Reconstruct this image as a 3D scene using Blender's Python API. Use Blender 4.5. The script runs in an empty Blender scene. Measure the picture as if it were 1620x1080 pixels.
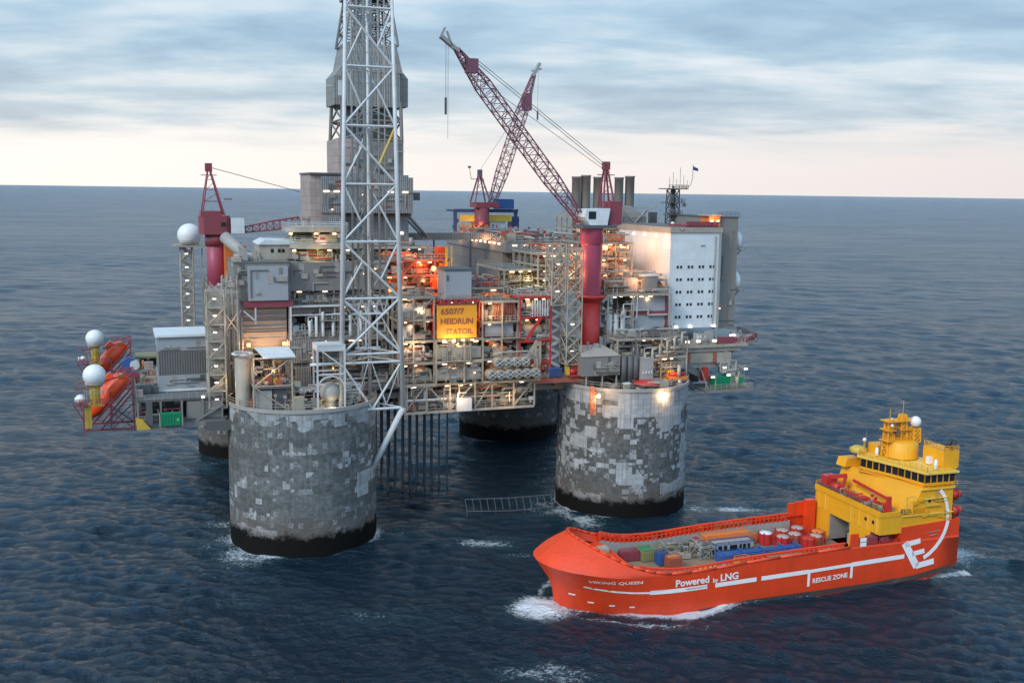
import bpy, math, random
import numpy as np
from mathutils import Vector, Matrix
R = math.radians
sc = bpy.context.scene
COL = sc.collection
# ---------------------------------------------------------------- camera
cam_d = bpy.data.cameras.new('camera'); cam = bpy.data.objects.new('camera', cam_d); COL.objects.link(cam)
cam_d.sensor_width = 36; cam_d.lens = 36 * 1660 / 1620
cam_d.clip_start = 1; cam_d.clip_end = 400000
CAM_H = 73.0
cam.matrix_world = Matrix.Translation((0, 0, CAM_H)) @ Matrix.Rotation(R(90 - 8.14), 4, 'X') @ Matrix.Rotation(R(0.78), 4, 'Z')
sc.camera = cam
# ---------------------------------------------------------------- view
sc.view_settings.view_transform = 'Standard'; sc.view_settings.look = 'None'
sc.view_settings.exposure = 0.0; sc.view_settings.gamma = 1; sc.view_settings.use_curve_mapping = False
# ---------------------------------------------------------------- world
SUN_AZ, SUN_EL = R(219), R(36)      # direction the light comes from: behind the camera, to the left
w = bpy.data.worlds.new('World'); sc.world = w; w.use_nodes = True
nt = w.node_tree; nt.nodes.clear(); N = nt.nodes.new; L = nt.links.new
def mth(nt, op, a, b=None, clamp=False):
    n = nt.nodes.new('ShaderNodeMath'); n.operation = op; n.use_clamp = clamp
    for i, x in enumerate((a, b)):
        if x is None: continue
        if isinstance(x, (int, float)): n.inputs[i].default_value = x
        else: nt.links.new(x, n.inputs[i])
    return n.outputs[0]
def ramp(nt, fac, stops, interp='LINEAR'):
    n = nt.nodes.new('ShaderNodeValToRGB'); n.color_ramp.interpolation = interp
    e = n.color_ramp.elements
    while len(e) < len(stops): e.new(0.5)
    for i, (p, c) in enumerate(stops):
        e[i].position = p; e[i].color = (*c, 1) if len(c) == 3 else c
    nt.links.new(fac, n.inputs[0]); return n.outputs[0]
def mixc(nt, fac, a, b, blend='MIX'):
    n = nt.nodes.new('ShaderNodeMix'); n.data_type = 'RGBA'; n.blend_type = blend
    for s, x in ((n.inputs[0], fac), (n.inputs[6], a), (n.inputs[7], b)):
        if isinstance(x, (int, float)): s.default_value = x
        elif isinstance(x, tuple): s.default_value = (*x, 1) if len(x) == 3 else x
        else: nt.links.new(x, s)
    return n.outputs[2]
def noise(nt, vec, scale, detail=4, rough=0.5, dist=0.0, dim='3D'):
    n = nt.nodes.new('ShaderNodeTexNoise'); n.noise_dimensions = dim
    n.inputs['Scale'].default_value = scale; n.inputs['Detail'].default_value = detail
    n.inputs['Roughness'].default_value = rough; n.inputs['Distortion'].default_value = dist
    if vec is not None: nt.links.new(vec, n.inputs['Vector'])
    return n.outputs['Fac']
def mapping(nt, vec, scale=(1, 1, 1), loc=(0, 0, 0), rot=(0, 0, 0)):
    n = nt.nodes.new('ShaderNodeMapping'); n.inputs['Scale'].default_value = scale
    n.inputs['Location'].default_value = loc; n.inputs['Rotation'].default_value = rot
    nt.links.new(vec, n.inputs['Vector']); return n.outputs[0]
sky = N('ShaderNodeTexSky'); sky.sky_type = 'NISHITA'; sky.sun_disc = False
sky.sun_elevation = SUN_EL; sky.sun_rotation = SUN_AZ; sky.altitude = 50
sky.air_density = 1.0; sky.dust_density = 2.0
tc = N('ShaderNodeTexCoord'); sx = N('ShaderNodeSeparateXYZ'); L(tc.outputs['Generated'], sx.inputs[0])
el = mth(nt, 'MAXIMUM', sx.outputs['Z'], 0.0)
# clouds lie on a flat layer: project the direction onto it, softened near the horizon
den = mth(nt, 'ADD', el, 0.09)
px = mth(nt, 'DIVIDE', sx.outputs['X'], den); py = mth(nt, 'DIVIDE', sx.outputs['Y'], den)
cb = N('ShaderNodeCombineXYZ'); L(px, cb.inputs[0]); L(py, cb.inputs[1])
m1 = mapping(nt, cb.outputs[0], (0.75, 0.95, 1), (3.1, 1.2, 0), (0, 0, R(-7)))
m2 = mapping(nt, cb.outputs[0], (1.7, 2.2, 1), (1.1, 7.0, 0), (0, 0, R(-5)))
n1 = noise(nt, m1, 1.0, 5, 0.5, 0.35); n2 = noise(nt, m2, 1.0, 5, 0.55, 0.25)
cl = mth(nt, 'ADD', mth(nt, 'MULTIPLY', n1, 0.66), mth(nt, 'MULTIPLY', n2, 0.34))
BLUE = ramp(nt, el, [(0.0, (1, 1, 1)), (0.07, (1, 1, 1)), (0.175, (0.88, 0.98, 1.06)), (0.215, (1.0, 1.75, 2.45)), (0.34, (0.95, 1.65, 2.4)), (0.5, (0.80, 1.02, 1.30)), (1, (0.85, 1.03, 1.2))])
body = ramp(nt, cl, [(0.36, (0.36, 0.49, 0.62)), (0.44, (0.45, 0.59, 0.71)), (0.51, (0.56, 0.70, 0.80)), (0.58, (0.75, 0.82, 0.87)), (0.68, (0.96, 0.96, 0.96))])
# low strip: thin bright cloud lit warm over the horizon
low = ramp(nt, mth(nt, 'ADD', el, mth(nt, 'MULTIPLY', mth(nt, 'SUBTRACT', cl, 0.5), -0.05)),
           [(0.0, (1, 1, 1)), (0.028, (1, 1, 1)), (0.05, (0.72, 0.72, 0.72)), (0.062, (0.25, 0.25, 0.25)), (0.12, (0, 0, 0))])
warmc = mixc(nt, mth(nt, 'ADD', mth(nt, 'MULTIPLY', sx.outputs['X'], 1.1), 0.5, True), (1.2, 1.12, 1.04), (0.93, 0.86, 0.85))
skyc = mixc(nt, 1.0, mixc(nt, low, body, warmc), BLUE, 'MULTIPLY')
# overcast is brighter towards the zenith than near the horizon
ZEN, BACK, DARK = 1.7, 1.0, 0.80
zen = mth(nt, 'ADD', mth(nt, 'MULTIPLY', mth(nt, 'SUBTRACT', el, 0.30, True), ZEN), 1.0)
# the cloud deck is heavier high up ahead and to the right, thinner behind and overhead-left
ahead = ramp(nt, mth(nt, 'ADD', mth(nt, 'MULTIPLY', sx.outputs['Y'], 0.42), mth(nt, 'ADD', 0.5, mth(nt, 'MULTIPLY', sx.outputs['X'], 0.22))), [(0.30, (0, 0, 0)), (0.72, (1, 1, 1))])
high = ramp(nt, el, [(0.30, (0, 0, 0)), (0.50, (1, 1, 1))])
zen = mth(nt, 'MULTIPLY', zen, mth(nt, 'SUBTRACT', BACK, mth(nt, 'MULTIPLY', mth(nt, 'MULTIPLY', ahead, high), DARK)))
vs = N('ShaderNodeVectorMath'); vs.operation = 'SCALE'; L(skyc, vs.inputs[0]); L(mth(nt, 'MULTIPLY', zen, 10.0), vs.inputs['Scale'])
fin = mixc(nt, 0.9, sky.outputs[0], vs.outputs[0])
bg = N('ShaderNodeBackground'); bg.inputs['Strength'].default_value = 0.1; L(fin, bg.inputs['Color'])
wo = N('ShaderNodeOutputWorld'); L(bg.outputs[0], wo.inputs['Surface'])
# ---------------------------------------------------------------- sun
sd = bpy.data.lights.new('sun', 'SUN'); sd.energy = 1.9; sd.angle = R(18); sd.color = (1.0, 0.95, 0.88)
so = bpy.data.objects.new('sun', sd); COL.objects.link(so)
dirv = Vector((math.sin(SUN_AZ) * math.cos(SUN_EL), math.cos(SUN_AZ) * math.cos(SUN_EL), math.sin(SUN_EL)))
so.rotation_euler = dirv.to_track_quat('Z', 'Y').to_euler(); so.location = dirv * 300

# ================================================================ materials
MATS = {}
def newmat(name):
    m = bpy.data.materials.new(name); m.use_nodes = True
    b = m.node_tree.nodes['Principled BSDF']; MATS[name] = m
    return m, m.node_tree, b
def paint(name, col, rough=0.5, dirt=0.35, dcol=(0.16, 0.12, 0.09), scale=0.35, metal=0.0, panel=0.0, corr=0.0, pc=1.0):
    """weathered paint: broad tone drift, fine grime, vertical run-off streaks"""
    m, nt, b = newmat(name)
    tc = nt.nodes.new('ShaderNodeTexCoord').outputs['Object']
    n = noise(nt, tc, scale, 4, 0.6); s = noise(nt, mapping(nt, tc, (1.3, 1.3, 0.12)), 1.1, 4, 0.65)
    f = noise(nt, tc, 2.6, 3, 0.6)
    k = mth(nt, 'MULTIPLY', mth(nt, 'ADD', mth(nt, 'MULTIPLY', n, 0.5), mth(nt, 'ADD', mth(nt, 'MULTIPLY', s, 0.3), mth(nt, 'MULTIPLY', f, 0.2))), 1.0)
    g = ramp(nt, k, [(0.40, (0, 0, 0)), (0.66, (1, 1, 1))])
    c = mixc(nt, mth(nt, 'MULTIPLY', g, dirt), col, tuple(a * 0.45 + d * 0.55 for a, d in zip(col, dcol)))
    if panel:
        br = nt.nodes.new('ShaderNodeTexBrick'); br.offset = 0.0
        sp = nt.nodes.new('ShaderNodeSeparateXYZ'); nt.links.new(tc, sp.inputs[0])
        cm = nt.nodes.new('ShaderNodeCombineXYZ'); nt.links.new(mth(nt, 'ADD', sp.outputs[0], sp.outputs[1]), cm.inputs[0]); nt.links.new(sp.outputs[2], cm.inputs[1])
        nt.links.new(cm.outputs[0], br.inputs['Vector'])
        br.inputs['Scale'].default_value = 1; br.inputs['Brick Width'].default_value = panel; br.inputs['Row Height'].default_value = panel * 0.8
        br.inputs['Mortar Size'].default_value = 0.06
        br.inputs['Color1'].default_value = (1, 1, 1, 1); br.inputs['Color2'].default_value = (*([1 - .18 * pc] * 3), 1); br.inputs['Mortar'].default_value = (1 - .38 * pc, 1 - .4 * pc, 1 - .42 * pc, 1)
        c = mixc(nt, 1.0, c, br.outputs[0], 'MULTIPLY')
    nt.links.new(c, b.inputs['Base Color'])
    b.inputs['Roughness'].default_value = rough; b.inputs['Metallic'].default_value = metal
    if corr:
        sp = nt.nodes.new('ShaderNodeSeparateXYZ'); nt.links.new(tc, sp.inputs[0])
        h = mth(nt, 'SINE', mth(nt, 'MULTIPLY', mth(nt, 'ADD', sp.outputs[0], sp.outputs[1]), 6.283 / corr))
        bp = nt.nodes.new('ShaderNodeBump'); bp.inputs['Distance'].default_value = 0.05; bp.inputs['Strength'].default_value = 1
        nt.links.new(h, bp.inputs['Height']); nt.links.new(bp.outputs[0], b.inputs['Normal'])
    return m
def glow(name, col, s):
    m, nt, b = newmat(name); b.inputs['Base Color'].default_value = (*col, 1)
    b.inputs['Emission Color'].default_value = (*col, 1); b.inputs['Emission Strength'].default_value = s
paint('cream', (0.43, 0.38, 0.30), 0.5, 0.8, dcol=(0.12, 0.07, 0.04))
paint('white_steel', (0.64, 0.64, 0.62), 0.45, 0.5)
paint('white_clad', (0.74, 0.76, 0.75), 0.5, 0.3, panel=3.0, pc=.35)
paint('light_grey', (0.375, 0.355, 0.32), 0.55, 0.6)
paint('mid_grey', (0.225, 0.21, 0.19), 0.6, 0.5)
paint('grey_clad', (0.27, 0.275, 0.27), 0.6, 0.4, panel=2.4, corr=0.5)
paint('light_clad', (0.34, 0.35, 0.36), 0.6, 0.2, scale=.2)
paint('brown_clad', (0.29, 0.25, 0.215), 0.6, 0.5, panel=2.6, corr=0.5)
paint('pink_clad', (0.46, 0.355, 0.31), 0.6, 0.5, panel=2.0)
paint('derrick_clad', (0.30, 0.29, 0.265), 0.6, 0.4, panel=2.2, corr=0.6)
paint('dark_grey', (0.10, 0.10, 0.10), 0.6, 0.4)
paint('deck_grey', (0.16, 0.155, 0.145), 0.8, 0.6)
paint('black', (0.03, 0.03, 0.032), 0.6, 0.2)
paint('crane_red', (0.27, 0.04, 0.06), 0.5, 0.6)
paint('crane_pink', (0.37, 0.05, 0.095), 0.45, 0.45)
paint('mauve', (0.21, 0.065, 0.10), 0.5, 0.5)
paint('bright_red', (0.55, 0.03, 0.025), 0.42, 0.3)
paint('rust_red', (0.36, 0.09, 0.05), 0.6, 0.6)
paint('boat_orange', (0.86, 0.075, 0.01), 0.35, 0.2)
paint('orange_paint', (0.72, 0.20, 0.04), 0.5, 0.4)
paint('ship_orange', (0.88, 0.062, 0.011), 0.45, 0.55, dcol=(0.16, 0.035, 0.015), scale=0.16, panel=3.2, pc=.32)
paint('ship_yellow', (0.88, 0.40, 0.010), 0.5, 0.35, dcol=(0.35, 0.2, 0.06), scale=0.2, panel=2.8, pc=.28)
paint('pale_yellow', (0.86, 0.56, 0.09), 0.45, 0.2)
paint('yellow', (0.65, 0.42, 0.05), 0.5, 0.4)
paint('olive', (0.26, 0.24, 0.10), 0.6, 0.5)
paint('green', (0.0, 0.22, 0.10), 0.5, 0.25)
paint('blue', (0.03, 0.10, 0.30), 0.45, 0.35)
paint('dark_blue', (0.03, 0.05, 0.14), 0.5, 0.35)
paint('ship_deck', (0.30, 0.19, 0.12), 0.8, 0.7, dcol=(0.12, 0.10, 0.08), scale=0.25)
paint('radome', (0.80, 0.79, 0.76), 0.4, 0.12)
paint('mark_white', (0.90, 0.85, 0.82), 0.45, 0.15)
paint('hull_bottom_brown', (0.075, 0.045, 0.04), 0.5, 0.5)
paint('pipe_steel', (0.44, 0.42, 0.37), 0.35, 0.4, metal=0.3)
paint('riser', (0.13, 0.13, 0.15), 0.55, 0.7, dcol=(0.12, 0.06, 0.03))
m_, nt_, b_ = newmat('glass'); b_.inputs['Base Color'].default_value = (0.015, 0.02, 0.025, 1); b_.inputs['Roughness'].default_value = 0.08
glow('lamp_warm', (1.0, 0.66, 0.36), 4.0); glow('lamp_white', (1.0, 0.88, 0.70), 2.2); glow('lamp_orange', (1.0, 0.42, 0.10), 4.0)
# board lit by its own floodlights
paint('sign_orange', (0.90, 0.36, 0.02), 0.5, 0.15)

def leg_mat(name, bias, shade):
    m, nt, b = newmat(name)
    tc = nt.nodes.new('ShaderNodeTexCoord').outputs['Object']
    sp = nt.nodes.new('ShaderNodeSeparateXYZ'); nt.links.new(tc, sp.inputs[0])
    oi = nt.nodes.new('ShaderNodeObjectInfo')
    ang = mth(nt, 'MULTIPLY', mth(nt, 'ARCTAN2', sp.outputs[1], sp.outputs[0]), 15.5)
    z = sp.outputs[2]
    def cell(w, h, seed):
        cx = mth(nt, 'FLOOR', mth(nt, 'DIVIDE', ang, w)); cy = mth(nt, 'FLOOR', mth(nt, 'DIVIDE', z, h))
        c = nt.nodes.new('ShaderNodeCombineXYZ'); nt.links.new(cx, c.inputs[0]); nt.links.new(cy, c.inputs[1])
        nt.links.new(mth(nt, 'ADD', mth(nt, 'MULTIPLY', oi.outputs['Random'], 50), seed), c.inputs[2])
        wn = nt.nodes.new('ShaderNodeTexWhiteNoise'); wn.noise_dimensions = '3D'; nt.links.new(c.outputs[0], wn.inputs['Vector'])
        return wn.outputs['Value'], c.outputs[0]
    c = nt.nodes.new('ShaderNodeCombineXYZ'); nt.links.new(ang, c.inputs[0]); nt.links.new(z, c.inputs[1])
    nt.links.new(mth(nt, 'MULTIPLY', oi.outputs['Random'], 77), c.inputs[2])
    P2 = c.outputs[0]
    big, _ = cell(3.6, 2.6, 1.0); mid, _ = cell(1.55, 1.15, 2.0); sml, _ = cell(0.72, 0.62, 3.0); hg, _ = cell(7.4, 5.2, 4.0)
    dens = noise(nt, P2, 0.075, 2, 0.5); fine = noise(nt, P2, 0.9, 5, 0.65); speck = noise(nt, P2, 2.6, 3, 0.7)
    # light patches of fresh coating: more of them where 'dens' is high
    th = mth(nt, 'SUBTRACT', 1.25 + bias, mth(nt, 'MULTIPLY', dens, 1.0))
    pb = mth(nt, 'GREATER_THAN', mth(nt, 'ADD', mth(nt, 'MULTIPLY', big, 0.55), mth(nt, 'MULTIPLY', hg, 0.45)), mth(nt, 'SUBTRACT', th, 0.12))
    pm = mth(nt, 'GREATER_THAN', mid, mth(nt, 'ADD', th, 0.12)); ps = mth(nt, 'GREATER_THAN', mth(nt, 'ADD', sml, mth(nt, 'MULTIPLY', speck, 0.1)), mth(nt, 'ADD', th, 0.19))
    rown = cell(1.0, 1.15, 9.0)[0]; wnr = nt.nodes.new('ShaderNodeTexWhiteNoise'); wnr.noise_dimensions = '1D'; nt.links.new(mth(nt, 'ADD', mth(nt, 'FLOOR', mth(nt, 'DIVIDE', z, 1.15)), mth(nt, 'MULTIPLY', oi.outputs['Random'], 9)), wnr.inputs['W'])
    rows = mth(nt, 'MULTIPLY', mth(nt, 'GREATER_THAN', wnr.outputs['Value'], 0.55), mth(nt, 'GREATER_THAN', mth(nt, 'ADD', rown, mth(nt, 'MULTIPLY', dens, 0.3)), 0.95))
    rows = mth(nt, 'MULTIPLY', rows, mth(nt, 'GREATER_THAN', noise(nt, P2, 3.5, 2), 0.47))
    ps = mth(nt, 'MAXIMUM', ps, rows)
    patch = mth(nt, 'MAXIMUM', pb, mth(nt, 'MAXIMUM', pm, ps))
    topb = mth(nt, 'GREATER_THAN', mth(nt, 'ADD', z, mth(nt, 'ADD', mth(nt, 'MULTIPLY', mth(nt, 'SUBTRACT', noise(nt, P2, 0.09, 2), 0.5), 16), mth(nt, 'MULTIPLY', mth(nt, 'SUBTRACT', mid, 0.5), 1.2))), 26.3 + bias * 9)
    patch = mth(nt, 'MAXIMUM', patch, topb)
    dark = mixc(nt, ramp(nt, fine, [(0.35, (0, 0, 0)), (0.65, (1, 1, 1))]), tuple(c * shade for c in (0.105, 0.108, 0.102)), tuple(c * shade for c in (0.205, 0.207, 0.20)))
    dark = mixc(nt, mth(nt, 'MULTIPLY', mth(nt, 'GREATER_THAN', speck, 0.62), 0.3), dark, (0.06, 0.06, 0.055))
    lt = mixc(nt, mth(nt, 'ADD', mth(nt, 'MULTIPLY', big, 0.6), mth(nt, 'MULTIPLY', mid, 0.4)), (0.21, 0.22, 0.22), (0.46, 0.465, 0.46))
    lt = mixc(nt, ramp(nt, fine, [(0.5, (0, 0, 0)), (0.68, (0.6, 0.6, 0.6))]), lt, (0.22, 0.22, 0.21))
    # darker panels of old coating
    dkp = mth(nt, 'GREATER_THAN', mth(nt, 'ADD', mth(nt, 'MULTIPLY', cell(4.2, 1.6, 6.0)[0], .6), mth(nt, 'MULTIPLY', noise(nt, P2, 0.12, 3), .6)), 0.66)
    dark = mixc(nt, mth(nt, 'MULTIPLY', dkp, 0.45), dark, (0.07, 0.075, 0.07))
    msc = mth(nt, 'GREATER_THAN', mth(nt, 'ADD', cell(0.5, 0.45, 8.0)[0], mth(nt, 'MULTIPLY', noise(nt, P2, 0.16, 3), 0.9)), 1.16)
    dark = mixc(nt, mth(nt, 'MULTIPLY', msc, 0.2), dark, mixc(nt, sml, (0.05, 0.05, 0.05), (0.30, 0.30, 0.29)))
    col = mixc(nt, patch, dark, lt)
    vst = noise(nt, mapping(nt, P2, (1.6, 0.05, 1)), 1.0, 4, 0.6)
    col = mixc(nt, ramp(nt, vst, [(0.50, (0, 0, 0)), (0.72, (0.55, 0.55, 0.55))]), col, (0.09, 0.085, 0.075))
    # pour joints: thin lines
    fr = mth(nt, 'FRACT', mth(nt, 'DIVIDE', z, 2.3)); ln = mth(nt, 'LESS_THAN', fr, 0.045)
    col = mixc(nt, mth(nt, 'MULTIPLY', ln, 0.22), col, (0.07, 0.07, 0.065))
    # rusty band then black growth near the water
    zz = mth(nt, 'ADD', z, mth(nt, 'MULTIPLY', mth(nt, 'SUBTRACT', noise(nt, P2, 0.35, 5, 0.7), 0.5), 5.5))
    brown = ramp(nt, mth(nt, 'DIVIDE', zz, 12.0), [(0.40, (1, 1, 1)), (0.75, (0, 0, 0))])
    col = mixc(nt, mth(nt, 'MULTIPLY', brown, 0.5), col, (0.15, 0.115, 0.09))
    blk = ramp(nt, mth(nt, 'DIVIDE', zz, 10.0), [(0.34, (1, 1, 1)), (0.47, (0, 0, 0))])
    col = mixc(nt, blk, col, mixc(nt, speck, (0.004, 0.004, 0.004), (0.012, 0.010, 0.008)))
    nt.links.new(col, b.inputs['Base Color'])
    b.inputs['Roughness'].default_value = 0.8; b.inputs['Specular IOR Level'].default_value = 0.12
    bp = nt.nodes.new('ShaderNodeBump'); bp.inputs['Distance'].default_value = 0.15; bp.inputs['Strength'].default_value = 0.6
    nt.links.new(mth(nt, 'ADD', fine, mth(nt, 'MULTIPLY', patch, 0.3)), bp.inputs['Height']); nt.links.new(bp.outputs[0], b.inputs['Normal'])
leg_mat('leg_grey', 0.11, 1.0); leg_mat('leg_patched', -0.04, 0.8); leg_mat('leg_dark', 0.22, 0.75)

# ================================================================ mesh builder
class MB:
    def __init__(s, mat='mid_grey'): s.V = []; s.F = []; s.I = []; s.SM = []; s.mats = []; s.use(mat); s.smooth = False
    def use(s, m):
        if m not in s.mats: s.mats.append(m)
        s.c = s.mats.index(m); return s
    def add(s, vs, fs):
        o = len(s.V); s.V.extend(tuple(v) for v in vs)
        for f in fs: s.F.append(tuple(i + o for i in f)); s.I.append(s.c); s.SM.append(s.smooth)
        return s
    def box(s, x0, y0, z0, x1, y1, z1):
        s.add([(x0, y0, z0), (x1, y0, z0), (x1, y1, z0), (x0, y1, z0), (x0, y0, z1), (x1, y0, z1), (x1, y1, z1), (x0, y1, z1)],
              [(3, 2, 1, 0), (4, 5, 6, 7), (0, 1, 5, 4), (1, 2, 6, 5), (2, 3, 7, 6), (3, 0, 4, 7)]); return s
    def bar(s, a, b, w, h=None):
        h = h or w; a = Vector(a); b = Vector(b); d = b - a
        if d.length < 1e-4: return s
        d.normalize(); up = Vector((0, 0, 1)) if abs(d.z) < 0.95 else Vector((1, 0, 0))
        x = d.cross(up).normalized(); y = x.cross(d).normalized(); x *= w / 2; y *= h / 2
        s.add([a - x - y, a + x - y, a + x + y, a - x + y, b - x - y, b + x - y, b + x + y, b - x + y],
              [(3, 2, 1, 0), (4, 5, 6, 7), (0, 1, 5, 4), (1, 2, 6, 5), (2, 3, 7, 6), (3, 0, 4, 7)]); return s
    def tube(s, a, b, r, r2=None, n=8, cap=True):
        r2 = r if r2 is None else r2; a = Vector(a); b = Vector(b); d = (b - a)
        if d.length < 1e-4: return s
        d.normalize(); up = Vector((0, 0, 1)) if abs(d.z) < 0.95 else Vector((1, 0, 0))
        x = d.cross(up).normalized(); y = x.cross(d).normalized(); vs = []
        for c, rr in ((a, r), (b, r2)):
            for i in range(n):
                t = 2 * math.pi * i / n; vs.append(c + x * math.cos(t) * rr + y * math.sin(t) * rr)
        fs = [(i, (i + 1) % n, n + (i + 1) % n, n + i) for i in range(n)]
        sm = s.smooth; s.smooth = n >= 8; s.add(vs, fs); s.smooth = False
        if cap: s.V.extend([]); o = len(s.V) - 2 * n; s.F += [tuple(o + i for i in reversed(range(n))), tuple(o + n + i for i in range(n))]; s.I += [s.c] * 2; s.SM += [False] * 2
        s.smooth = sm; return s
    def path(s, pts, r, n=6):
        for a, b in zip(pts, pts[1:]): s.tube(a, b, r, n=n)
        return s
    def lathe(s, c, prof, n=24, a0=0.0, a1=2 * math.pi, smooth=True):
        full = abs(a1 - a0 - 2 * math.pi) < 1e-5; m = n if full else n + 1; vs = []
        for r, z in prof:
            for i in range(m):
                t = a0 + (a1 - a0) * i / n; vs.append((c[0] + r * math.cos(t), c[1] + r * math.sin(t), c[2] + z))
        fs = []
        for k in range(len(prof) - 1):
            for i in range(n):
                j = (i + 1) % m; fs.append((k * m + i, k * m + j, (k + 1) * m + j, (k + 1) * m + i))
        sm = s.smooth; s.smooth = smooth; s.add(vs, fs); s.smooth = sm; return s
    def sphere(s, c, r, n=20, z0=-1.0, sx=1, sz=1):
        k = n // 2; prof = []
        for i in range(k + 1):
            t = math.asin(z0) + (math.pi / 2 - math.asin(z0)) * i / k; prof.append((max(r * math.cos(t), 0.001), r * math.sin(t) * sz))
        return s.lathe(c, prof, n)
    def prism(s, poly, z0, z1):
        n = len(poly); s.add([(x, y, z0) for x, y in poly] + [(x, y, z1) for x, y in poly],
            [tuple(reversed(range(n))), tuple(range(n, 2 * n))] + [(i, (i + 1) % n, n + (i + 1) % n, n + i) for i in range(n)]); return s
    def rail(s, pts, h=1.2, step=2.0, w=0.09, rails=3):
        for a, b in zip(pts, pts[1:]):
            a = Vector(a); b = Vector(b); L_ = (b - a).length; k = max(1, round(L_ / step))
            for i in range(k + 1):
                p = a.lerp(b, i / k); s.bar(p, p + Vector((0, 0, h)), w)
            for j in range(rails):
                o = Vector((0, 0, h * (j + 1) / rails)); s.bar(a + o, b + o, w)
        return s
    def lattice(s, q0, q1, n, rc, rb, pat='X', faces=(0, 1, 2, 3), ring=True, nn=6):
        """four chords from quad q0 to quad q1, n bays, braces on the chosen faces"""
        q0 = [Vector(v) for v in q0]; q1 = [Vector(v) for v in q1]
        for a, b in zip(q0, q1): s.tube(a, b, rc, n=nn)
        for k in range(n):
            A_ = [a.lerp(b, k / n) for a, b in zip(q0, q1)]; B_ = [a.lerp(b, (k + 1) / n) for a, b in zip(q0, q1)]
            for f in faces:
                g = (f + 1) % 4
                if pat == 'X': s.tube(A_[f], B_[g], rb, n=5, cap=False); s.tube(A_[g], B_[f], rb, n=5, cap=False)
                elif pat == 'Z':
                    if (k + f) % 2: s.tube(A_[f], B_[g], rb, n=5, cap=False)
                    else: s.tube(A_[g], B_[f], rb, n=5, cap=False)
                elif pat == 'K':
                    md = (A_[f] + A_[g]) / 2; s.tube(md, B_[f], rb, n=5, cap=False); s.tube(md, B_[g], rb, n=5, cap=False)
                if ring: s.tube(B_[f], B_[g], rb, n=5, cap=False)
        if ring:
            for f in faces: s.tube(q0[f], q0[(f + 1) % 4], rb, n=5, cap=False)
        return s

FR = dict(o=Vector((-23.25, 268.9, 0)), a=R(20.5))     # frame of the platform; the ship sets its own
BASE = {}
def toW(p):
    c, s_ = math.cos(FR['a']), math.sin(FR['a']); return Vector((FR['o'].x + p[0] * c - p[1] * s_, FR['o'].y + p[0] * s_ + p[1] * c, FR['o'].z + p[2]))
def tag(o, label=None, cat=None, group=None, kind=None):
    if label: o['label'] = label
    if cat: o['category'] = cat
    if group: o['group'] = group
    if kind: o['kind'] = kind
    return o
def mesh(name, mb, base, fix=None):
    me = bpy.data.meshes.new(name)
    me.from_pydata([(v[0] - base[0], v[1] - base[1], v[2] - base[2]) for v in mb.V], [], mb.F)
    for m in mb.mats: me.materials.append(MATS[m])
    me.polygons.foreach_set('material_index', mb.I); me.polygons.foreach_set('use_smooth', mb.SM)
    me.update(); return me
def thing(name, label, cat, base, group=None):
    o = bpy.data.objects.new(name, None); o.empty_display_size = 1; COL.objects.link(o)
    o.location = toW(base); o.rotation_euler = (0, 0, FR['a']); BASE[o.name] = base
    return tag(o, label, cat, group)
def pieces(mb):      # connected pieces of a builder, each as a builder of its own
    p = list(range(len(mb.V)))
    def f(i):
        while p[i] != i: p[i] = p[p[i]]; i = p[i]
        return i
    for fc in mb.F:
        r0 = f(fc[0])
        for i in fc[1:]: p[f(i)] = r0
    G = {}
    for k, fc in enumerate(mb.F): G.setdefault(f(fc[0]), []).append(k)
    if len(G) < 2: return [mb]
    out = []
    for ks in G.values():
        n = MB(); n.mats = mb.mats; ix = {}
        for k in ks:
            for i in mb.F[k]:
                if i not in ix: ix[i] = len(n.V); n.V.append(mb.V[i])
            n.F.append(tuple(ix[i] for i in mb.F[k])); n.I.append(mb.I[k]); n.SM.append(mb.SM[k])
        used = sorted(set(n.I)); n.mats = [mb.mats[i] for i in used]; n.I = [used.index(i) for i in n.I]; out.append(n)
    return out
def part(name, mb, parent):
    for nm, sb in getattr(mb, 'sub', []): part(nm, sb, parent)
    if name in ('lamp', 'duct', 'dish', 'slat', 'panel', 'tank', 'cabin', 'container', 'outer_pipe', 'aft_bulwark', 'roof', 'deck_fitting', 'pipe') and len(mb.F) > 6:
        gs = pieces(mb)
        if 1 < len(gs) < 90:
            for g_ in gs: g_.sub = []; part(name + '', g_, parent) if len(pieces(g_)) == 1 else None
            return None
    mb.sub = []
    if not mb.F: return None
    b = BASE[parent.name]; o = bpy.data.objects.new(name, mesh(name, mb, b)); COL.objects.link(o); o.parent = parent
    BASE[o.name] = b; return o
def solo(name, mb, base, label, cat, group=None, kind=None):
    o = bpy.data.objects.new(name, mesh(name, mb, base)); COL.objects.link(o)
    o.location = toW(base); o.rotation_euler = (0, 0, FR['a']); BASE[o.name] = base
    return tag(o, label, cat, group, kind)
def copy_tree(o, parent=None, d=None):
    c = o.copy(); COL.objects.link(c)
    if parent: c.parent = parent
    if d is not None: c.location = o.location + Vector(d)
    for ch in list(o.children): copy_tree(ch, c)
    BASE[c.name] = BASE.get(o.name, (0, 0, 0)); return c
def light(parent, p, energy, col=(1.0, 0.62, 0.30), r=0.6):
    ld = bpy.data.lights.new('lamp_or_fill_light', 'POINT'); ld.energy = energy; ld.color = col; ld.shadow_soft_size = r
    o = bpy.data.objects.new('lamp_or_fill_light', ld); COL.objects.link(o); b = BASE[parent.name]
    o.parent = parent; o.location = (p[0] - b[0], p[1] - b[1], p[2] - b[2]); return o

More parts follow.
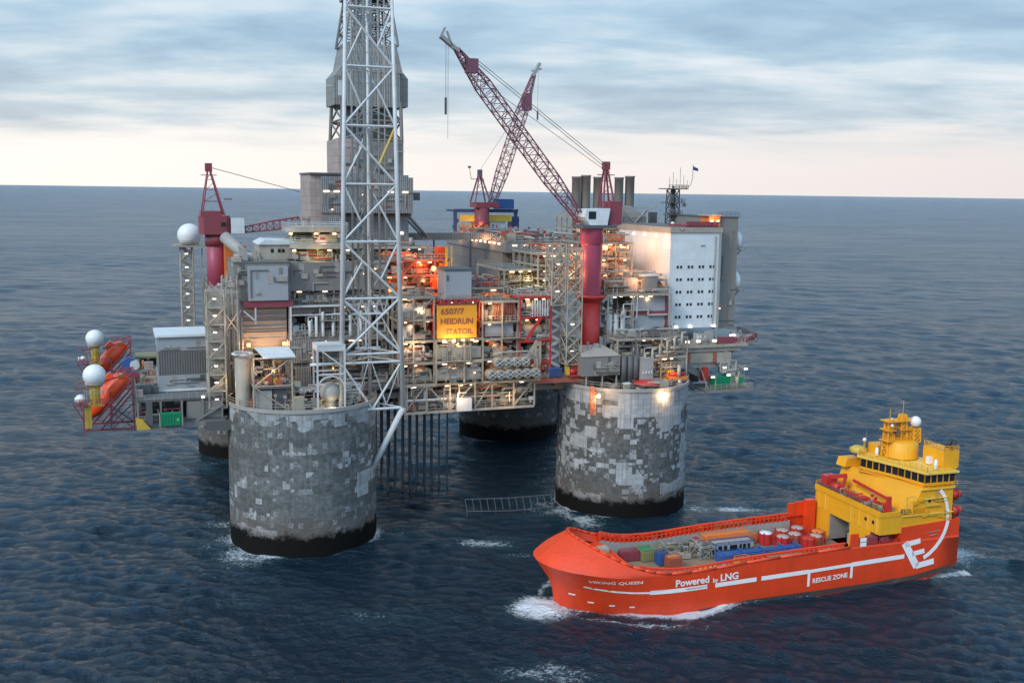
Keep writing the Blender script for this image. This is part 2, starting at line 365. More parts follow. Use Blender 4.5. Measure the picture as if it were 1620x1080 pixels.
# ================================================================ sea
LEGS = [(-37.5, -41.0), (38.0, -39.9), (38.5, 38.5), (-38.5, 38.5)]
SHIP_O = Vector((8, 180, 0)); SHIP_A = R(19)
def build_sea():
    rng = np.random.default_rng(7)
    r = [2.0]; 
    while r[-1] < 60: r.append(r[-1] * 1.15)
    while r[-1] < 600: r.append(r[-1] * 1.0034)
    while r[-1] < 1500: r.append(r[-1] * 1.0055)
    while r[-1] < 6000: r.append(r[-1] * 1.008)
    while r[-1] < 150000: r.append(r[-1] * 1.05)
    r = np.array(r)
    a = np.concatenate([np.arange(-180, -32, 3.0), np.arange(-32, 32, 0.135), np.arange(32, 180, 3.0)])
    a = np.radians(a); nr, na = len(r), len(a)
    Rg, Ag = np.meshgrid(r, a, indexing='ij')
    X = Rg * np.sin(Ag); Y = Rg * np.cos(Ag); X0, Y0 = X.copy(), Y.copy(); Z = np.zeros_like(X)
    sp = np.maximum(np.gradient(r)[:, None], Rg * np.radians(0.135)) ; sp = np.where(np.abs(Ag) > R(32.2), Rg * 0.06, sp)
    # wind sea, short crested; crests run slightly up to the right in the view
    slope = np.zeros_like(X)
    for i in range(96):
        lam = 2.0 * (26 / 2.0) ** ((i + rng.random()) / 84); k = 2 * np.pi / lam
        th = R(75) + rng.normal() * R(34); kx, ky = k * np.cos(th), k * np.sin(th)
        wgt = np.clip((lam / sp - 2.2) / 2.5, 0, 1)
        am = 0.024 / k * (0.45 if lam > 14 else 0.65 if lam > 7 else 1.25 if lam > 3.5 else 2.0); ph = rng.random() * 6.28
        t = kx * X0 + ky * Y0 + ph; c = np.cos(t); s = np.sin(t)
        Z += wgt * am * c; X -= wgt * am * 1.1 * (kx / k) * s; Y -= wgt * am * 1.1 * (ky / k) * s
        slope += wgt * am * k * c
    gz = None
    # ------------- foam density (real foam on the water: crests, legs, bow and stern wash)
    def vn(x, y, sc_, seed):      # value noise
        g = np.random.default_rng(seed).random((256, 256)); x = x / sc_; y = y / sc_
        xi = np.floor(x).astype(int); yi = np.floor(y).astype(int); fx = x - xi; fy = y - yi
        fx = fx * fx * (3 - 2 * fx); fy = fy * fy * (3 - 2 * fy); q = lambda i, j: g[i % 256, j % 256]
        return (q(xi, yi) * (1 - fx) + q(xi + 1, yi) * fx) * (1 - fy) + (q(xi, yi + 1) * (1 - fx) + q(xi + 1, yi + 1) * fx) * fy
    nz = 0.5 * vn(X0, Y0, 9, 1) + 0.3 * vn(X0, Y0, 4, 2) + 0.2 * vn(X0, Y0, 1.7, 3); nl = vn(X0, Y0, 60, 4)
    cal = 0.55 + 0.75 * vn(X0, Y0, 75, 21) + .25 * vn(X0, Y0, 23, 22); Z *= cal; X = X0 + (X - X0) * cal; Y = Y0 + (Y - Y0) * cal
    foam = np.clip((slope * cal - 0.37) * 2.4, 0, 0.75) * np.clip(nl * 2 - 0.55, 0, 1) * (nz > 0.44)
    ca, sa = math.cos(FR['a']), math.sin(FR['a'])
    dirt = np.zeros_like(X)
    for (u, v), kf in zip(LEGS, (1.0, 1.15, 1.0, 0.7)):
        cx = FR['o'].x + u * ca - v * sa; cy = FR['o'].y + u * sa + v * ca
        d = np.hypot(X0 - cx, Y0 - cy) - 15.35; an = np.arctan2(Y0 - cy, X0 - cx)
        lop = 0.55 + 0.6 * np.cos(an - R(150)) + 0.5 * np.cos(3 * an + u)
        foam = np.maximum(foam, kf * np.clip(1.0 - d / (.5 + 3.4 * nz), 0, 1) * np.clip(0.15 + nz * 0.9, 0, 1) * np.clip(0.35 + lop, 0, 1) * (d > -2))
        foam = np.maximum(foam, kf * 0.75 * np.clip(1 - d / (9 + 14 * nz), 0, 1) * np.clip(lop, 0, 1) * (nz * 1.3) * (d > -2))
    dx = X0 - SHIP_O.x; dy = Y0 - SHIP_O.y; cs, ss = math.cos(SHIP_A), math.sin(SHIP_A)
    s_ = dx * cs + dy * ss; t_ = -dx * ss + dy * cs
    hw = 10.5 * np.clip((s_ + 1) / 20, 0, 1) ** 0.55 * (s_ > -1)
    dside = np.abs(t_) - hw
    bow = np.exp(-((s_ + 3) / 6.5) ** 2 - ((t_ + 2.5) / 6.5) ** 2) * 1.1 * (0.35 + nz)
    side = np.clip(1 - dside / (1.5 + 3.5 * nz), 0, 1) * (dside > -2.5) * np.exp(-((s_ - 20) / 13) ** 2) * (0.5 + nz) * 1.1
    side2 = np.clip(1 - dside / 1.4, 0, 1) * (dside > -2.5) * (s_ > -3) * (s_ < 84) * nz * 0.9
    arm = np.exp(-((dside - 3.5 - (s_ + 4) * 0.16) / (1.6 + 0.05 * np.clip(s_, 0, 60))) ** 2) * np.clip((s_ + 6) / 8, 0, 1) * np.exp(-np.clip(s_, 0, 99) / 30) * nz * 1.15
    stern = np.exp(-((s_ - 89) / 9) ** 2 - (t_ / 9) ** 2) * (0.1 + 0.75 * nz)
    foam = np.maximum.reduce([foam, bow, side, side2, arm, stern])
    lum = np.exp(-((X0 - 6) / 12) ** 2 - ((Y0 - 152) / 6) ** 2) * (nz * 0.85); foam = np.maximum(foam, lum)
    for fx, fy, fw, fh, fk in ((-6, 212, 11, 4, .5), (3, 205, 6, 2, .5), (-63, 222, 6, 5, .7), (48, 238, 16, 3, .8), (-20, 172, 10, 4, .5), (-48, 180, 5, 2, .5)): foam = np.maximum(foam, fk * np.exp(-((X0 - fx) / fw) ** 2 - ((Y0 - fy) / fh) ** 2) * (nz * 1.3))     # old wash drifting before the bow
    Z += 0.5 * np.exp(-((s_ + 2) / 4) ** 2 - (t_ / 5) ** 2)
    co = np.stack([X, Y, Z], -1).reshape(-1, 3).astype(np.float32)
    idx = np.arange(nr * na).reshape(nr, na)
    A_ = idx[:-1, :]; B_ = idx[1:, :]; Ar = np.roll(A_, -1, 1); Br = np.roll(B_, -1, 1)
    q = np.stack([A_, Ar, Br, B_], -1).reshape(-1, 4)[:, ::-1]
    me = bpy.data.meshes.new('sea'); me.vertices.add(len(co)); me.vertices.foreach_set('co', co.ravel())
    me.loops.add(q.size); me.loops.foreach_set('vertex_index', q.ravel().astype(np.int32)); me.polygons.add(len(q))
    me.polygons.foreach_set('loop_start', np.arange(0, q.size, 4, dtype=np.int32)); me.update(calc_edges=True)
    me.polygons.foreach_set('use_smooth', np.ones(len(q), bool))
    at = me.attributes.new('foam', 'FLOAT', 'POINT'); at.data.foreach_set('value', foam.ravel().astype(np.float32))
    lod = np.clip((np.log(Rg) - np.log(150)) / (np.log(1000) - np.log(150)), 0, 1)
    at = me.attributes.new('far', 'FLOAT', 'POINT'); at.data.foreach_set('value', lod.ravel().astype(np.float32))
    m, nt, b = newmat('sea_water')
    tc = nt.nodes.new('ShaderNodeTexCoord').outputs['Object']
    def attr(n_): x = nt.nodes.new('ShaderNodeAttribute'); x.attribute_name = n_; return x.outputs['Fac']
    fo, fa = attr('foam'), attr('far')
    r1 = noise(nt, mapping(nt, tc, (0.7, 1.4, 1), rot=(0, 0, R(-14))), 0.33, 5, 0.6, 0.4); r2 = noise(nt, mapping(nt, tc, (0.8, 1.3, 1), rot=(0, 0, R(-8))), 1.5, 4, 0.65)
    rdg = mth(nt, 'SUBTRACT', 1.0, mth(nt, 'ABSOLUTE', mth(nt, 'SUBTRACT', mth(nt, 'MULTIPLY', r1, 2.0), 1.0)))
    rip = mth(nt, 'ADD', mth(nt, 'MULTIPLY', rdg, 1.25), mth(nt, 'MULTIPLY', r2, 0.8))
    chop = noise(nt, mapping(nt, tc, (0.55, 1.35, 1), rot=(0, 0, R(-10))), 0.11, 4, 0.6)
    swell = noise(nt, mapping(nt, tc, (0.35, 1.2, 1), rot=(0, 0, R(-6))), 0.022, 3, 0.55)
    hgt = mth(nt, 'ADD', mth(nt, 'MULTIPLY', rip, 1.0), mth(nt, 'MULTIPLY', fa, mth(nt, 'ADD', mth(nt, 'MULTIPLY', chop, 6.5), mth(nt, 'MULTIPLY', swell, 14.0))))
    bp = nt.nodes.new('ShaderNodeBump'); bp.inputs['Distance'].default_value = 1.0; bp.inputs['Strength'].default_value = 0.85
    nt.links.new(hgt, bp.inputs['Height'])
    gust = noise(nt, mapping(nt, tc, (0.4, 1, 1)), 0.008, 3, 0.6)
    deep = mixc(nt, gust, (0.0015, 0.011, 0.022), (0.003, 0.019, 0.036))
    fz = noise(nt, tc, 1.7, 6, 0.72, 0.8); fz2 = noise(nt, mapping(nt, tc, (1, 1.8, 1)), 0.7, 4, 0.6, 1.5)
    fm = mth(nt, 'ADD', mth(nt, 'ADD', mth(nt, 'MULTIPLY', fz, 0.65), mth(nt, 'MULTIPLY', fz2, 0.45)), mth(nt, 'MULTIPLY', fo, 0.62))
    mask = ramp(nt, fm, [(0.80, (0, 0, 0)), (1.0, (1, 1, 1))])
    mask = mth(nt, 'MULTIPLY', mask, mth(nt, 'MULTIPLY', fo, 6, True))
    # aerated water turns green-blue round the foam
    sub = mth(nt, 'MULTIPLY', mth(nt, 'MULTIPLY', fo, 1.3, True), 0.5)
    wc = mixc(nt, sub, deep, (0.02, 0.085, 0.10)); wc = mixc(nt, mask, wc, (0.72, 0.75, 0.76))
    nt.links.new(wc, b.inputs['Base Color'])
    ro = mth(nt, 'ADD', mth(nt, 'MULTIPLY', fa, 0.12), mth(nt, 'ADD', mth(nt, 'ADD', 0.04, mth(nt, 'MULTIPLY', gust, 0.14)), mth(nt, 'MULTIPLY', mask, 0.5)))
    nt.links.new(ro, b.inputs['Roughness']); b.inputs['IOR'].default_value = 1.35
    nt.links.new(bp.outputs[0], b.inputs['Normal']); me.materials.append(m)
    o = bpy.data.objects.new('sea', me); COL.objects.link(o); tag(o, kind='structure')
build_sea()
# ================================================================ concrete legs
def leg(u, v, label, cyl):
    t = thing('concrete_leg', label, 'platform leg', (u, v, 0), 'concrete legs carrying the platform')
    m = MB(cyl); m.lathe((u, v, 0), [(15.35, -12), (15.35, 4), (15.35, 12), (15.35, 20), (15.35, 29.3)], 96); part('shaft', m, t)
    m = MB('light_grey'); m.lathe((u, v, 0), [(15.36, 29.1), (15.6, 29.1), (15.6, 29.8), (15.1, 29.8), (15.1, 28.2), (0.01, 28.2)], 96, smooth=False); part('rim', m, t)
    m = MB('cream'); pts = [(u + 15.4 * math.cos(a), v + 15.4 * math.sin(a), 29.9) for a in [2 * math.pi * i / 40 for i in range(41)]]
    m.rail(pts, 1.1, 2.4, 0.08, 2); part('railing', m, t)
    return t
LEG_T = [leg(*LEGS[0], 'patchy grey concrete leg nearest the viewer, below the tall white lattice tower', 'leg_grey'),
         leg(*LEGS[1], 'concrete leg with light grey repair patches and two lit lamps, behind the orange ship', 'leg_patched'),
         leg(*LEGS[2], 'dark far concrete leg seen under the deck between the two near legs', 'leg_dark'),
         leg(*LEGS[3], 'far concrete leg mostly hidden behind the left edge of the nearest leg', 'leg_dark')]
# ================================================================ platform: shared builders
def run_pipes(m, rg, bx, n, rr=(0.12, 0.35), mats=('cream', 'pipe_steel', 'light_grey', 'white_steel', 'rust_red')):
    x0, y0, z0, x1, y1, z1 = bx
    for _ in range(n):
        m.use(rg.choice(mats)); r = rg.uniform(*rr); p = [rg.uniform(x0, x1), rg.uniform(y0, y1), rg.uniform(z0, z1)]; pts = [tuple(p)]
        ax = rg.choice((0, 0, 2))
        for _k in range(rg.randint(1, 4)):
            lo, hi = ((x0, x1), (y0, y1), (z0, z1))[ax]; q = min(hi, max(lo, p[ax] + rg.choice((-1, 1)) * rg.uniform(0.15, 0.6) * (hi - lo)))
            p[ax] = q; pts.append(tuple(p)); ax = rg.choice([a for a in (0, 1, 2, 2) if a != ax])
        m.path(pts, r, 6)
        if rg.random() < 0.5: a = pts[0]; m.box(a[0] - r * 2, a[1] - r * 2, a[2] - r * 1.6, a[0] + r * 2, a[1] + r * 2, a[2] + r * 1.6)
def small_kit(m, rg, bx, n, mats=('cream', 'light_grey', 'mid_grey', 'pipe_steel', 'dark_grey', 'rust_red'), hmax=2.2):
    """pumps, valves, skids and junction boxes standing on z0 of the box"""
    x0, y0, z0, x1, y1, z1 = bx; M_ = m; M_.sub = getattr(M_, 'sub', [])
    for _ in range(n):
        x, y = rg.uniform(x0, x1), rg.uniform(y0, y1); m = MB(rg.choice(mats)); k = rg.random(); s = rg.uniform(0.35, 1.3); h = rg.uniform(0.5, hmax)
        M_.sub.append(('cabinet' if k < .4 else 'small_tank' if k < .6 else 'pump' if k < .75 else 'pipe_loop' if k < .9 else 'junction_box', m))
        if k < 0.4: m.box(x - s, y - s * 0.7, z0 + 0.15, x + s, y + s * 0.7, z0 + h)
        elif k < 0.6: m.tube((x, y, z0), (x, y, z0 + h), s * 0.5, n=10)
        elif k < 0.75: m.tube((x - s, y, z0 + s * 0.7), (x + s, y, z0 + s * 0.7), s * 0.45, n=10); m.box(x - s * 0.6, y - s * 0.3, z0, x + s * 0.6, y + s * 0.3, z0 + s * 0.4)
        elif k < 0.9: m.path([(x, y, z0), (x, y, z0 + h), (x + s, y, z0 + h), (x + s, y, z0)], 0.12, 6)
        else: m.bar((x, y, z0), (x, y, z0 + h + 1.2), 0.12); m.box(x - 0.3, y - 0.15, z0 + h + 0.8, x + 0.3, y + 0.15, z0 + h + 1.3)
def dress(t, u0, u1, v, z0, z1, n, seed, mats=('mid_grey', 'light_grey', 'dark_grey', 'cream', 'pipe_steel')):
    """doors, vents, cable trays, pipes and lamps fixed on a front wall that stands at v"""
    rg = random.Random(seed)
    for i in range(n):
        x, z, k = rg.uniform(u0 + .3, u1 - 1.5), rg.uniform(z0 + .2, z1 - 1.2), rg.random(); m = MB(rg.choice(mats))
        if k < .18: w_ = rg.uniform(.6, 1.1); h = min(2, z1 - z - .1); m.box(x, v - .07, z, x + w_, v + .02, z + h); part('door', m, t)
        elif k < .42: w_, h = rg.uniform(.5, 1.6), rg.uniform(.4, 1.2); m.box(x, v - rg.uniform(.15, .6), z, x + w_, v + .02, z + h); part('vent', m, t)
        elif k < .66: b = rg.uniform(z0, z1); m.tube((x, v - .18, z), (x, v - .18, b), rg.uniform(.07, .16), n=6); m.tube((x, v - .18, b), (min(u1, x + rg.uniform(.5, 4)), v - .18, b), .1, n=6); part('pipe', m, t)
        elif k < .82: m.box(x, v - .3, z, min(u1, x + rg.uniform(2, 7)), v + .02, z + .16); part('cable_tray', m, t)
        elif k < .92: m.use('cream'); h = rg.uniform(1.5, max(1.6, z1 - z)); m.bar((x, v - .2, z), (x, v - .2, min(z1, z + h)), .07); m.bar((x + .5, v - .2, z), (x + .5, v - .2, min(z1, z + h)), .07); [m.bar((x, v - .2, z + j * .4), (x + .5, v - .2, z + j * .4), .05) for j in range(int((min(z1, z + h) - z) / .4))]; part('ladder', m, t)
        else: m.use('lamp_warm'); m.box(x, v - .35, z, x + .35, v - .1, z + .2); part('lamp', m, t)
def vessel(m, a, r, L_, n=16):      # horizontal pressure vessel with dished ends and saddles
    x, y, z = a
    m.tube((x, y, z), (x + L_, y, z), r, n=n, cap=False)
    for e, d in ((x, -1), (x + L_, 1)):
        m.tube((e, y, z), (e + d * r * 0.35, y, z), r, r * 0.72, n=n, cap=False); m.tube((e + d * r * 0.35, y, z), (e + d * r * 0.5, y, z), r * 0.72, 0.05, n=n)
    for f in (0.2, 0.8): m.box(x + L_ * f - 0.2, y - r * 0.8, z - r * 1.5, x + L_ * f + 0.2, y + r * 0.8, z - r * 0.5)
def tank_v(m, x, y, z, r, h, n=18): m.lathe((x, y, z), [(r, 0), (r, h), (r * 0.75, h + r * 0.3), (0.02, h + r * 0.42)], n)
def module(name, label, bx, levels, seed, frame='cream', wall='mid_grey', depth=7.0, kit=1.0, mats=None, lamps='lamp_white', cat='platform module', bay=5.5, diag=0.3, left=True, rails=True, back=True, roofkit=0.5, lampn=0.34, group=None, floor='deck_grey', fh=0.5):
    u0, v0, z0, u1, v1, z1 = bx; rg = random.Random(seed); t = thing(name, label, cat, ((u0 + u1) / 2, (v0 + v1) / 2, z0), group)
    mats = mats or ('cream', 'light_grey', 'pipe_steel', 'cream', 'mid_grey', 'rust_red', 'white_steel')
    zs = [z0] + list(levels) + [z1]
    for z in zs:
        m = MB(floor); m.box(u0 + .05, v0 + .05, z - 0.15, u1 - .05, v1 - .05, z); m.use(frame)
        m.box(u0, v0 - 0.12, z - fh, u1, v0 + 0.04, z + 0.03); m.box(u0 - 0.12, v0 + .04, z - fh, u0 + 0.04, v1, z + 0.03); part('deck_plate', m, t)
    m = MB(frame); nb = max(1, round((u1 - u0) / bay)); nv = max(1, round((v1 - v0) / (bay * 1.3)))
    us = [u0 + (u1 - u0) * (i + (rg.uniform(-.22, .22) if 0 < i < nb else 0)) / nb for i in range(nb + 1)]; vs = [v0 + (v1 - v0) * i / nv for i in range(nv + 1)]
    for x in us: m.bar((x, v0 - .02, z0), (x, v0 - .02, z1), 0.32)
    for y in vs[1:]: m.bar((u0 - .02, y, z0), (u0 - .02, y, z1), 0.42)
    for za, zb in zip(zs, zs[1:]):
        for xa, xb in zip(us, us[1:]):
            if rg.random() < diag: m.bar((xa, v0, za), (xb, v0, zb), 0.26) if rg.random() < 0.5 else m.bar((xb, v0, za), (xa, v0, zb), 0.26)
    part('frame', m, t)
    if back:
        m = MB(wall); y = min(v0 + depth, v1)
        m.box(u0 + (0.1 if not left else min(depth, (u1 - u0) * 0.6)), y, z0, u1, y + 0.2, z1 - .16)
        if left: m.box(u0 + min(depth, (u1 - u0) * 0.6) - 0.2, y + .2, z0, u0 + min(depth, (u1 - u0) * 0.6), v1, z1 - .16)
        part('wall_panel', m, t)
    if rails:
        m = MB('cream' if frame != 'bright_red' else 'white_steel')
        for z in zs: m.rail([(u0 + 0.1, v1, z), (u0 + 0.1, v0 + 0.1, z), (u1 - 0.1, v0 + 0.1, z)], 1.15, 2.2, 0.08, 2)
        part('railing', m, t)
    A_ = (u1 - u0)
    if back and kit > 0: dress(t, u0 + .5, u1 - .3, min(v0 + depth, v1), z0, z1 - .3, int(A_ * (z1 - z0) * .09), seed + 500, mats)
    if rails and A_ > 6 and kit > 0:      # catwalks, ladders and risers hung on the outside break up the grid
        m = MB(frame)
        for z in zs[1:-1] + [z0 + (zs[1] - z0) * .5]:
            if rg.random() < .75:
                w_ = rg.uniform(2, min(6, A_ * .5)); x = rg.uniform(u0, u1 - w_); m.box(x, v0 - 1.3, z + .04, x + w_, v0 - .14, z + .16); m.rail([(x, v0 - 1.25, z + .16), (x + w_, v0 - 1.25, z + .16)], 1.1, 1.1, .08, 2)
        part('catwalk', m, t); m = MB('cream')
        for _ in range(int(A_ * .35)):
            x = rg.uniform(u0, u1); a, b = sorted((rg.uniform(z0, z1), rg.uniform(z0, z1))); m.use(rg.choice(mats)); m.tube((x, v0 - .35, a), (x, v0 - .35, b), rg.uniform(.09, .2), n=6)
            if rg.random() < .5: m.tube((x, v0 - .35, b), (min(u1, x + rg.uniform(1, 4)), v0 - .35, b), .12, n=6)
        part('outer_pipe', m, t)
    m = MB()
    for za, zb in zip(zs, zs[1:]):
        run_pipes(m, rg, (u0 + .6, v0 + .8, za + .5, u1 - .4, v0 + depth - .6, zb - .6), int(A_ * 1.7 * kit), mats=mats)
    part('pipework', m, t)
    for za, zb in zip(zs, zs[1:]):
        m = MB(); small_kit(m, rg, (u0 + 1, v0 + 1, za, u1 - 1, v0 + depth - 1.2, zb), int(A_ * 1.5 * kit), mats, min(2.6, (zb - za) * 0.8)); part('equipment', m, t)
        k = rg.random()
        if A_ > 5 and kit > 0:
            m = MB(rg.choice(mats)); r = min(1.3, (zb - za) * 0.28); x = rg.uniform(u0 + 1.5, u1 - 4)
            if k < 0.5: vessel(m, (x, v0 + 3, za + r * 1.5), r, min(5, u1 - x - 1.5)); part('vessel', m, t)
            else: tank_v(m, x + 1, v0 + 3, za, r, (zb - za) * 0.6); part('tank', m, t)
    if lamps:
        m = MB(lamps); LM = [lamps, 'lamp_warm', 'lamp_warm']
        for zb in zs[1:]:
            x = u0 + 1.5
            while x < u1 - 1.2:
                if rg.random() < lampn * 1.25: m.use(rg.choice(LM)); yy = v0 + rg.choice((.25, .25, 1.6, 3.0)); m.box(x, yy, zb - fh - .30, x + rg.uniform(.5, 1.15), yy + .3, zb - fh - .10)
                x += rg.uniform(1.8, 3.4)
        part('lamp', m, t)
        for za, zb in zip(zs, zs[1:]): light(t, (u0 + (u1 - u0) * rg.uniform(.25, .75), v0 + 1.2, zb - fh - .9), 90, (1, .60, .30), .3)  # low fill light added on each storey to warm the topsides
    if roofkit:
        m = MB(); small_kit(m, rg, (u0 + 1, v0 + 1, z1, u1 - 1, v1 - 1, z1), min(80, int(A_ * (v1 - v0) * 0.09 * roofkit)), mats, 2.0)
        run_pipes(m, rg, (u0 + .6, v0 + .8, z1 + .4, u1 - .4, v1 - .6, z1 + 1.8), int(A_ * 1.4 * roofkit), mats=mats)
        part('roof_equipment', m, t)
    return t
def lampposts(t, pts, mat='lamp_warm'):
    for p in pts:
        m = MB('dark_grey'); m.bar(p, (p[0], p[1], p[2] + 1.6), 0.12); m.use(mat); m.box(p[0] - .38, p[1] - .3, p[2] + 1.5, p[0] + .38, p[1] + .3, p[2] + 1.85); part('lamp', m, t)

# ================================================================ substructure
for x, lab in ((-38.5, 'dark box beam joining the two left-hand legs under the deck'), (38.5, 'dark box beam joining the two right-hand legs under the deck')):
    t = thing('support_beam', lab, 'support beam', (x, 0, 22)); m = MB('mid_grey'); m.box(x - 6, -25.5, 21.5, x + 6, 25.5, 30.3); part('beam', m, t)
    m = MB('dark_grey'); m.bar((x - 6.3, -25, 25), (x - 6.3, 25, 25), .5); m.bar((x - 6.3, -25, 29), (x - 6.3, 25, 29), .4); part('walkway', m, t)
t = thing('main_deck', 'broad grey main deck slab resting on the four concrete legs', 'platform deck', (0, 0, 30.3))
m = MB('deck_grey'); m.box(-50, -24, 30.35, 51, 47, 31); m.box(-23, -42, 30.35, 22, -24, 31); part('deck_plate', m, t)
m = MB('mid_grey')
for x in range(-22, 22, 6): m.bar((x, -42, 29.6), (x, 46, 29.6), .5, 1.3)
for y in range(-40, 46, 8): m.bar((-22, y, 28.6), (24, y, 28.6), .5, 1.3)
part('girder', m, t)
# solid core of the process area
t = thing('process_block', 'long grey process block in the middle of the deck behind the front walkways', 'platform module', (0, 5, 31))
m = MB('brown_clad'); m.box(-43, -28, 31, 19.8, 44, 47.6); part('wall', m, t)
m = MB('deck_grey'); m.box(-43.5, -28.5, 47.62, 19.6, 44.5, 48.1); part('roof', m, t)
rg = random.Random(5); m = MB(); small_kit(m, rg, (-42, -27, 48.1, 18, 43, 50), 130, ('cream', 'light_grey', 'mid_grey', 'rust_red', 'bright_red', 'cream'), 3.5)
part('roof_equipment', m, t); m = MB(); run_pipes(m, rg, (-42, -27, 48.6, 18, 43, 51), 70); part('pipework', m, t)
# lower truss deck between the near legs
t = module('truss_deck', 'open cream truss deck hanging below the main deck between the two near legs', (-16.4, -45, 25.6, 13.5, -36, 31.6), [], 11, wall='rust_red', depth=8.6, bay=4.6, diag=0.8, kit=1.1, roofkit=0, lampn=0.7, cat='truss deck')
m = MB('white_steel'); m.box(-5, -46.2, 25.4, -1.6, -45.3, 28.2); part('cover_sheet', m, t)
light(t, (-5, -47.5, 29), 700); light(t, (7, -47, 28), 500, (1, .7, .35))
# ---------------- middle front modules
GR = 'open modules along the front of the platform'
t = module('process_module', 'open module of stacked walkways between the white lattice tower and the orange board', (-17.6, -44, 31.6, -9.6, -30, 50.5), [36.2, 41, 45.6], 21, wall='brown_clad', bay=4, diag=.5, kit=1.3, lamps='lamp_warm', lampn=.7)
light(t, (-14, -46, 40), 500); light(t, (-12, -42.5, 47), 600)
t = module('process_module', 'two-storey band of grey panels and lamps under the orange board', (-9.4, -45, 31.6, 1.2, -30, 41.2), [36.4], 22, wall='grey_clad', bay=5.2, diag=0, kit=1.0, lampn=1.0, depth=3.5)
m = MB('light_grey'); m.box(-9, -44.4, 32.2, 1, -43.9, 34.6); m.box(-9, -44.4, 36.9, 1, -43.9, 39.3); part('panel', m, t); dress(t, -9, 1, -44.5, 32, 40.5, 24, 9)
t = module('process_module', 'red-framed module behind and beside the orange board', (-9.4, -42.4, 41.4, 1.2, -30, 49.4), [45.2], 23, wall='rust_red', frame='bright_red', bay=2.2, diag=0, kit=1.0, mats=('bright_red', 'cream', 'orange_paint', 'rust_red', 'light_grey'), lamps='lamp_warm')
light(t, (0, -45, 47), 350)
t = module('process_module', 'module with a pale blue-grey container and brown slats right of the orange board', (1.4, -44, 31.6, 9.8, -30, 49.2), [36.4, 40.9, 44.6], 24, wall='rust_red', bay=4.2, diag=0, kit=1.2, mats=('cream', 'cream', 'light_grey', 'orange_paint', 'pink_clad'), lamps='lamp_white')
m = MB('light_clad'); m.box(2.2, -43.5, 41.2, 8.8, -41, 44); part('container', m, t)
m = MB('rust_red')
for i in range(9): m.box(4.4 + i * .55, -43.6, 45, 4.65 + i * .55, -43.2, 48.8)
part('slat', m, t); light(t, (3.5, -45.5, 46.5), 450)
t = module('process_module', 'red-edged stair bay between the slatted module and the pair of lattice towers', (10, -44.5, 31.6, 17.4, -30, 50), [35.5, 40.2, 45.4], 25, wall='mid_grey', frame='bright_red', bay=7.4, diag=0, kit=.8, lampn=.5)
m = MB('white_steel')
for i in range(7): m.box(12.6 + i * .6, -45.2, 45.6, 12.85 + i * .6, -45, 49.2)
part('grille', m, t)
m = MB('cream'); m.bar((11, -45.2, 35.6), (14, -45.2, 40.1), .3, .8); m.bar((13.5, -45.2, 31.7), (13.5, -45.2, 40), .5); m.bar((14.6, -45.2, 31.7), (14.6, -45.2, 40), .5); m.use('bright_red'); m.bar((11, -45.6, 40.3), (14.5, -45.6, 45.3), .25, .7); part('stair', m, t)
# the orange board
t = thing('name_board', 'bright orange board with the field name in dark letters on the front of the platform', 'sign', (-5, -46, 41.5))
m = MB('sign_orange'); m.box(-9.5, -46, 41.5, -0.6, -45.75, 48.7); part('panel', m, t)
m = MB('crane_red')
for i in range(6): m.box(-8.6 + i * 1.5, -45.9, 48.75, -7.9 + i * 1.5, -45.2, 49.9)
m.box(-9.6, -46.1, 48.7, -0.5, -45.6, 48.95); part('bracket', m, t)
def letters(t, txt, p, size, mat, w=None, normal_v=-1, shear=0.0, extr=0.03, bold=0.02, warp=None, rot=0.0, name='lettering'):
    cu = bpy.data.curves.new(name, 'FONT'); cu.body = txt; cu.size = size; cu.extrude = extr; cu.offset = bold; cu.shear = shear; cu.resolution_u = 3
    ob = bpy.data.objects.new('tmp', cu); COL.objects.link(ob); bpy.context.view_layer.update()
    me = bpy.data.meshes.new_from_object(ob.evaluated_get(bpy.context.evaluated_depsgraph_get())); bpy.data.objects.remove(ob); bpy.data.curves.remove(cu)
    xs = [v.co.x for v in me.vertices]; x0, x1 = min(xs), max(xs); k = (w / (x1 - x0)) if w else 1; b = BASE[t.name]
    for v in me.vertices:
        x = (v.co.x - x0) * k; z = v.co.y; d = v.co.z
        x, z = x * math.cos(rot) - z * math.sin(rot), x * math.sin(rot) + z * math.cos(rot)
        q = (p[0] + x, p[1] - d, p[2] + z)
        if warp: q = warp(q[0], q[2], d)
        v.co = (q[0] - b[0], q[1] - b[1], q[2] - b[2])
    me.materials.clear(); me.materials.append(MATS[mat]); me.name = name
    o = bpy.data.objects.new(name, me); COL.objects.link(o); o.parent = t; return o
letters(t, '6507/7', (-8.7, -46.06, 46.75), 1.75, 'rust_red', 5.2, bold=.04)
letters(t, 'HEIDRUN', (-8.7, -46.06, 44.6), 1.75, 'rust_red', 7.2, bold=.04)
letters(t, 'STATOIL', (-7.6, -46.06, 42.45), 1.6, 'rust_red', 6.1, bold=.04)
for x in (-8.3, -6.2, -4.1, -2): m = MB('dark_grey'); m.bar((x, -46, 41.4), (x, -47.3, 41.2), .12); m.use('lamp_warm'); m.box(x - .3, -47.5, 41.1, x + .3, -47.1, 41.4); part('floodlight', m, t)
light(t, (-6.8, -48.0, 41.6), 420, (1, .74, .35), .3); light(t, (-3.2, -48.0, 41.6), 260, (1, .74, .35), .3)
t = thing('equipment_cabin', 'plain light grey box cabin standing above the orange board', 'cabin', (-4, -43, 49.6))
m = MB('light_clad'); m.box(-7.2, -44.6, 49.7, -1.4, -38.5, 55.9); part('wall', m, t)
m = MB('dark_grey'); m.box(-7.5, -44.8, 55.95, -1.1, -38.2, 56.4); m.box(-7, -44.75, 53.8, -6.6, -44.62, 55); part('roof', m, t)
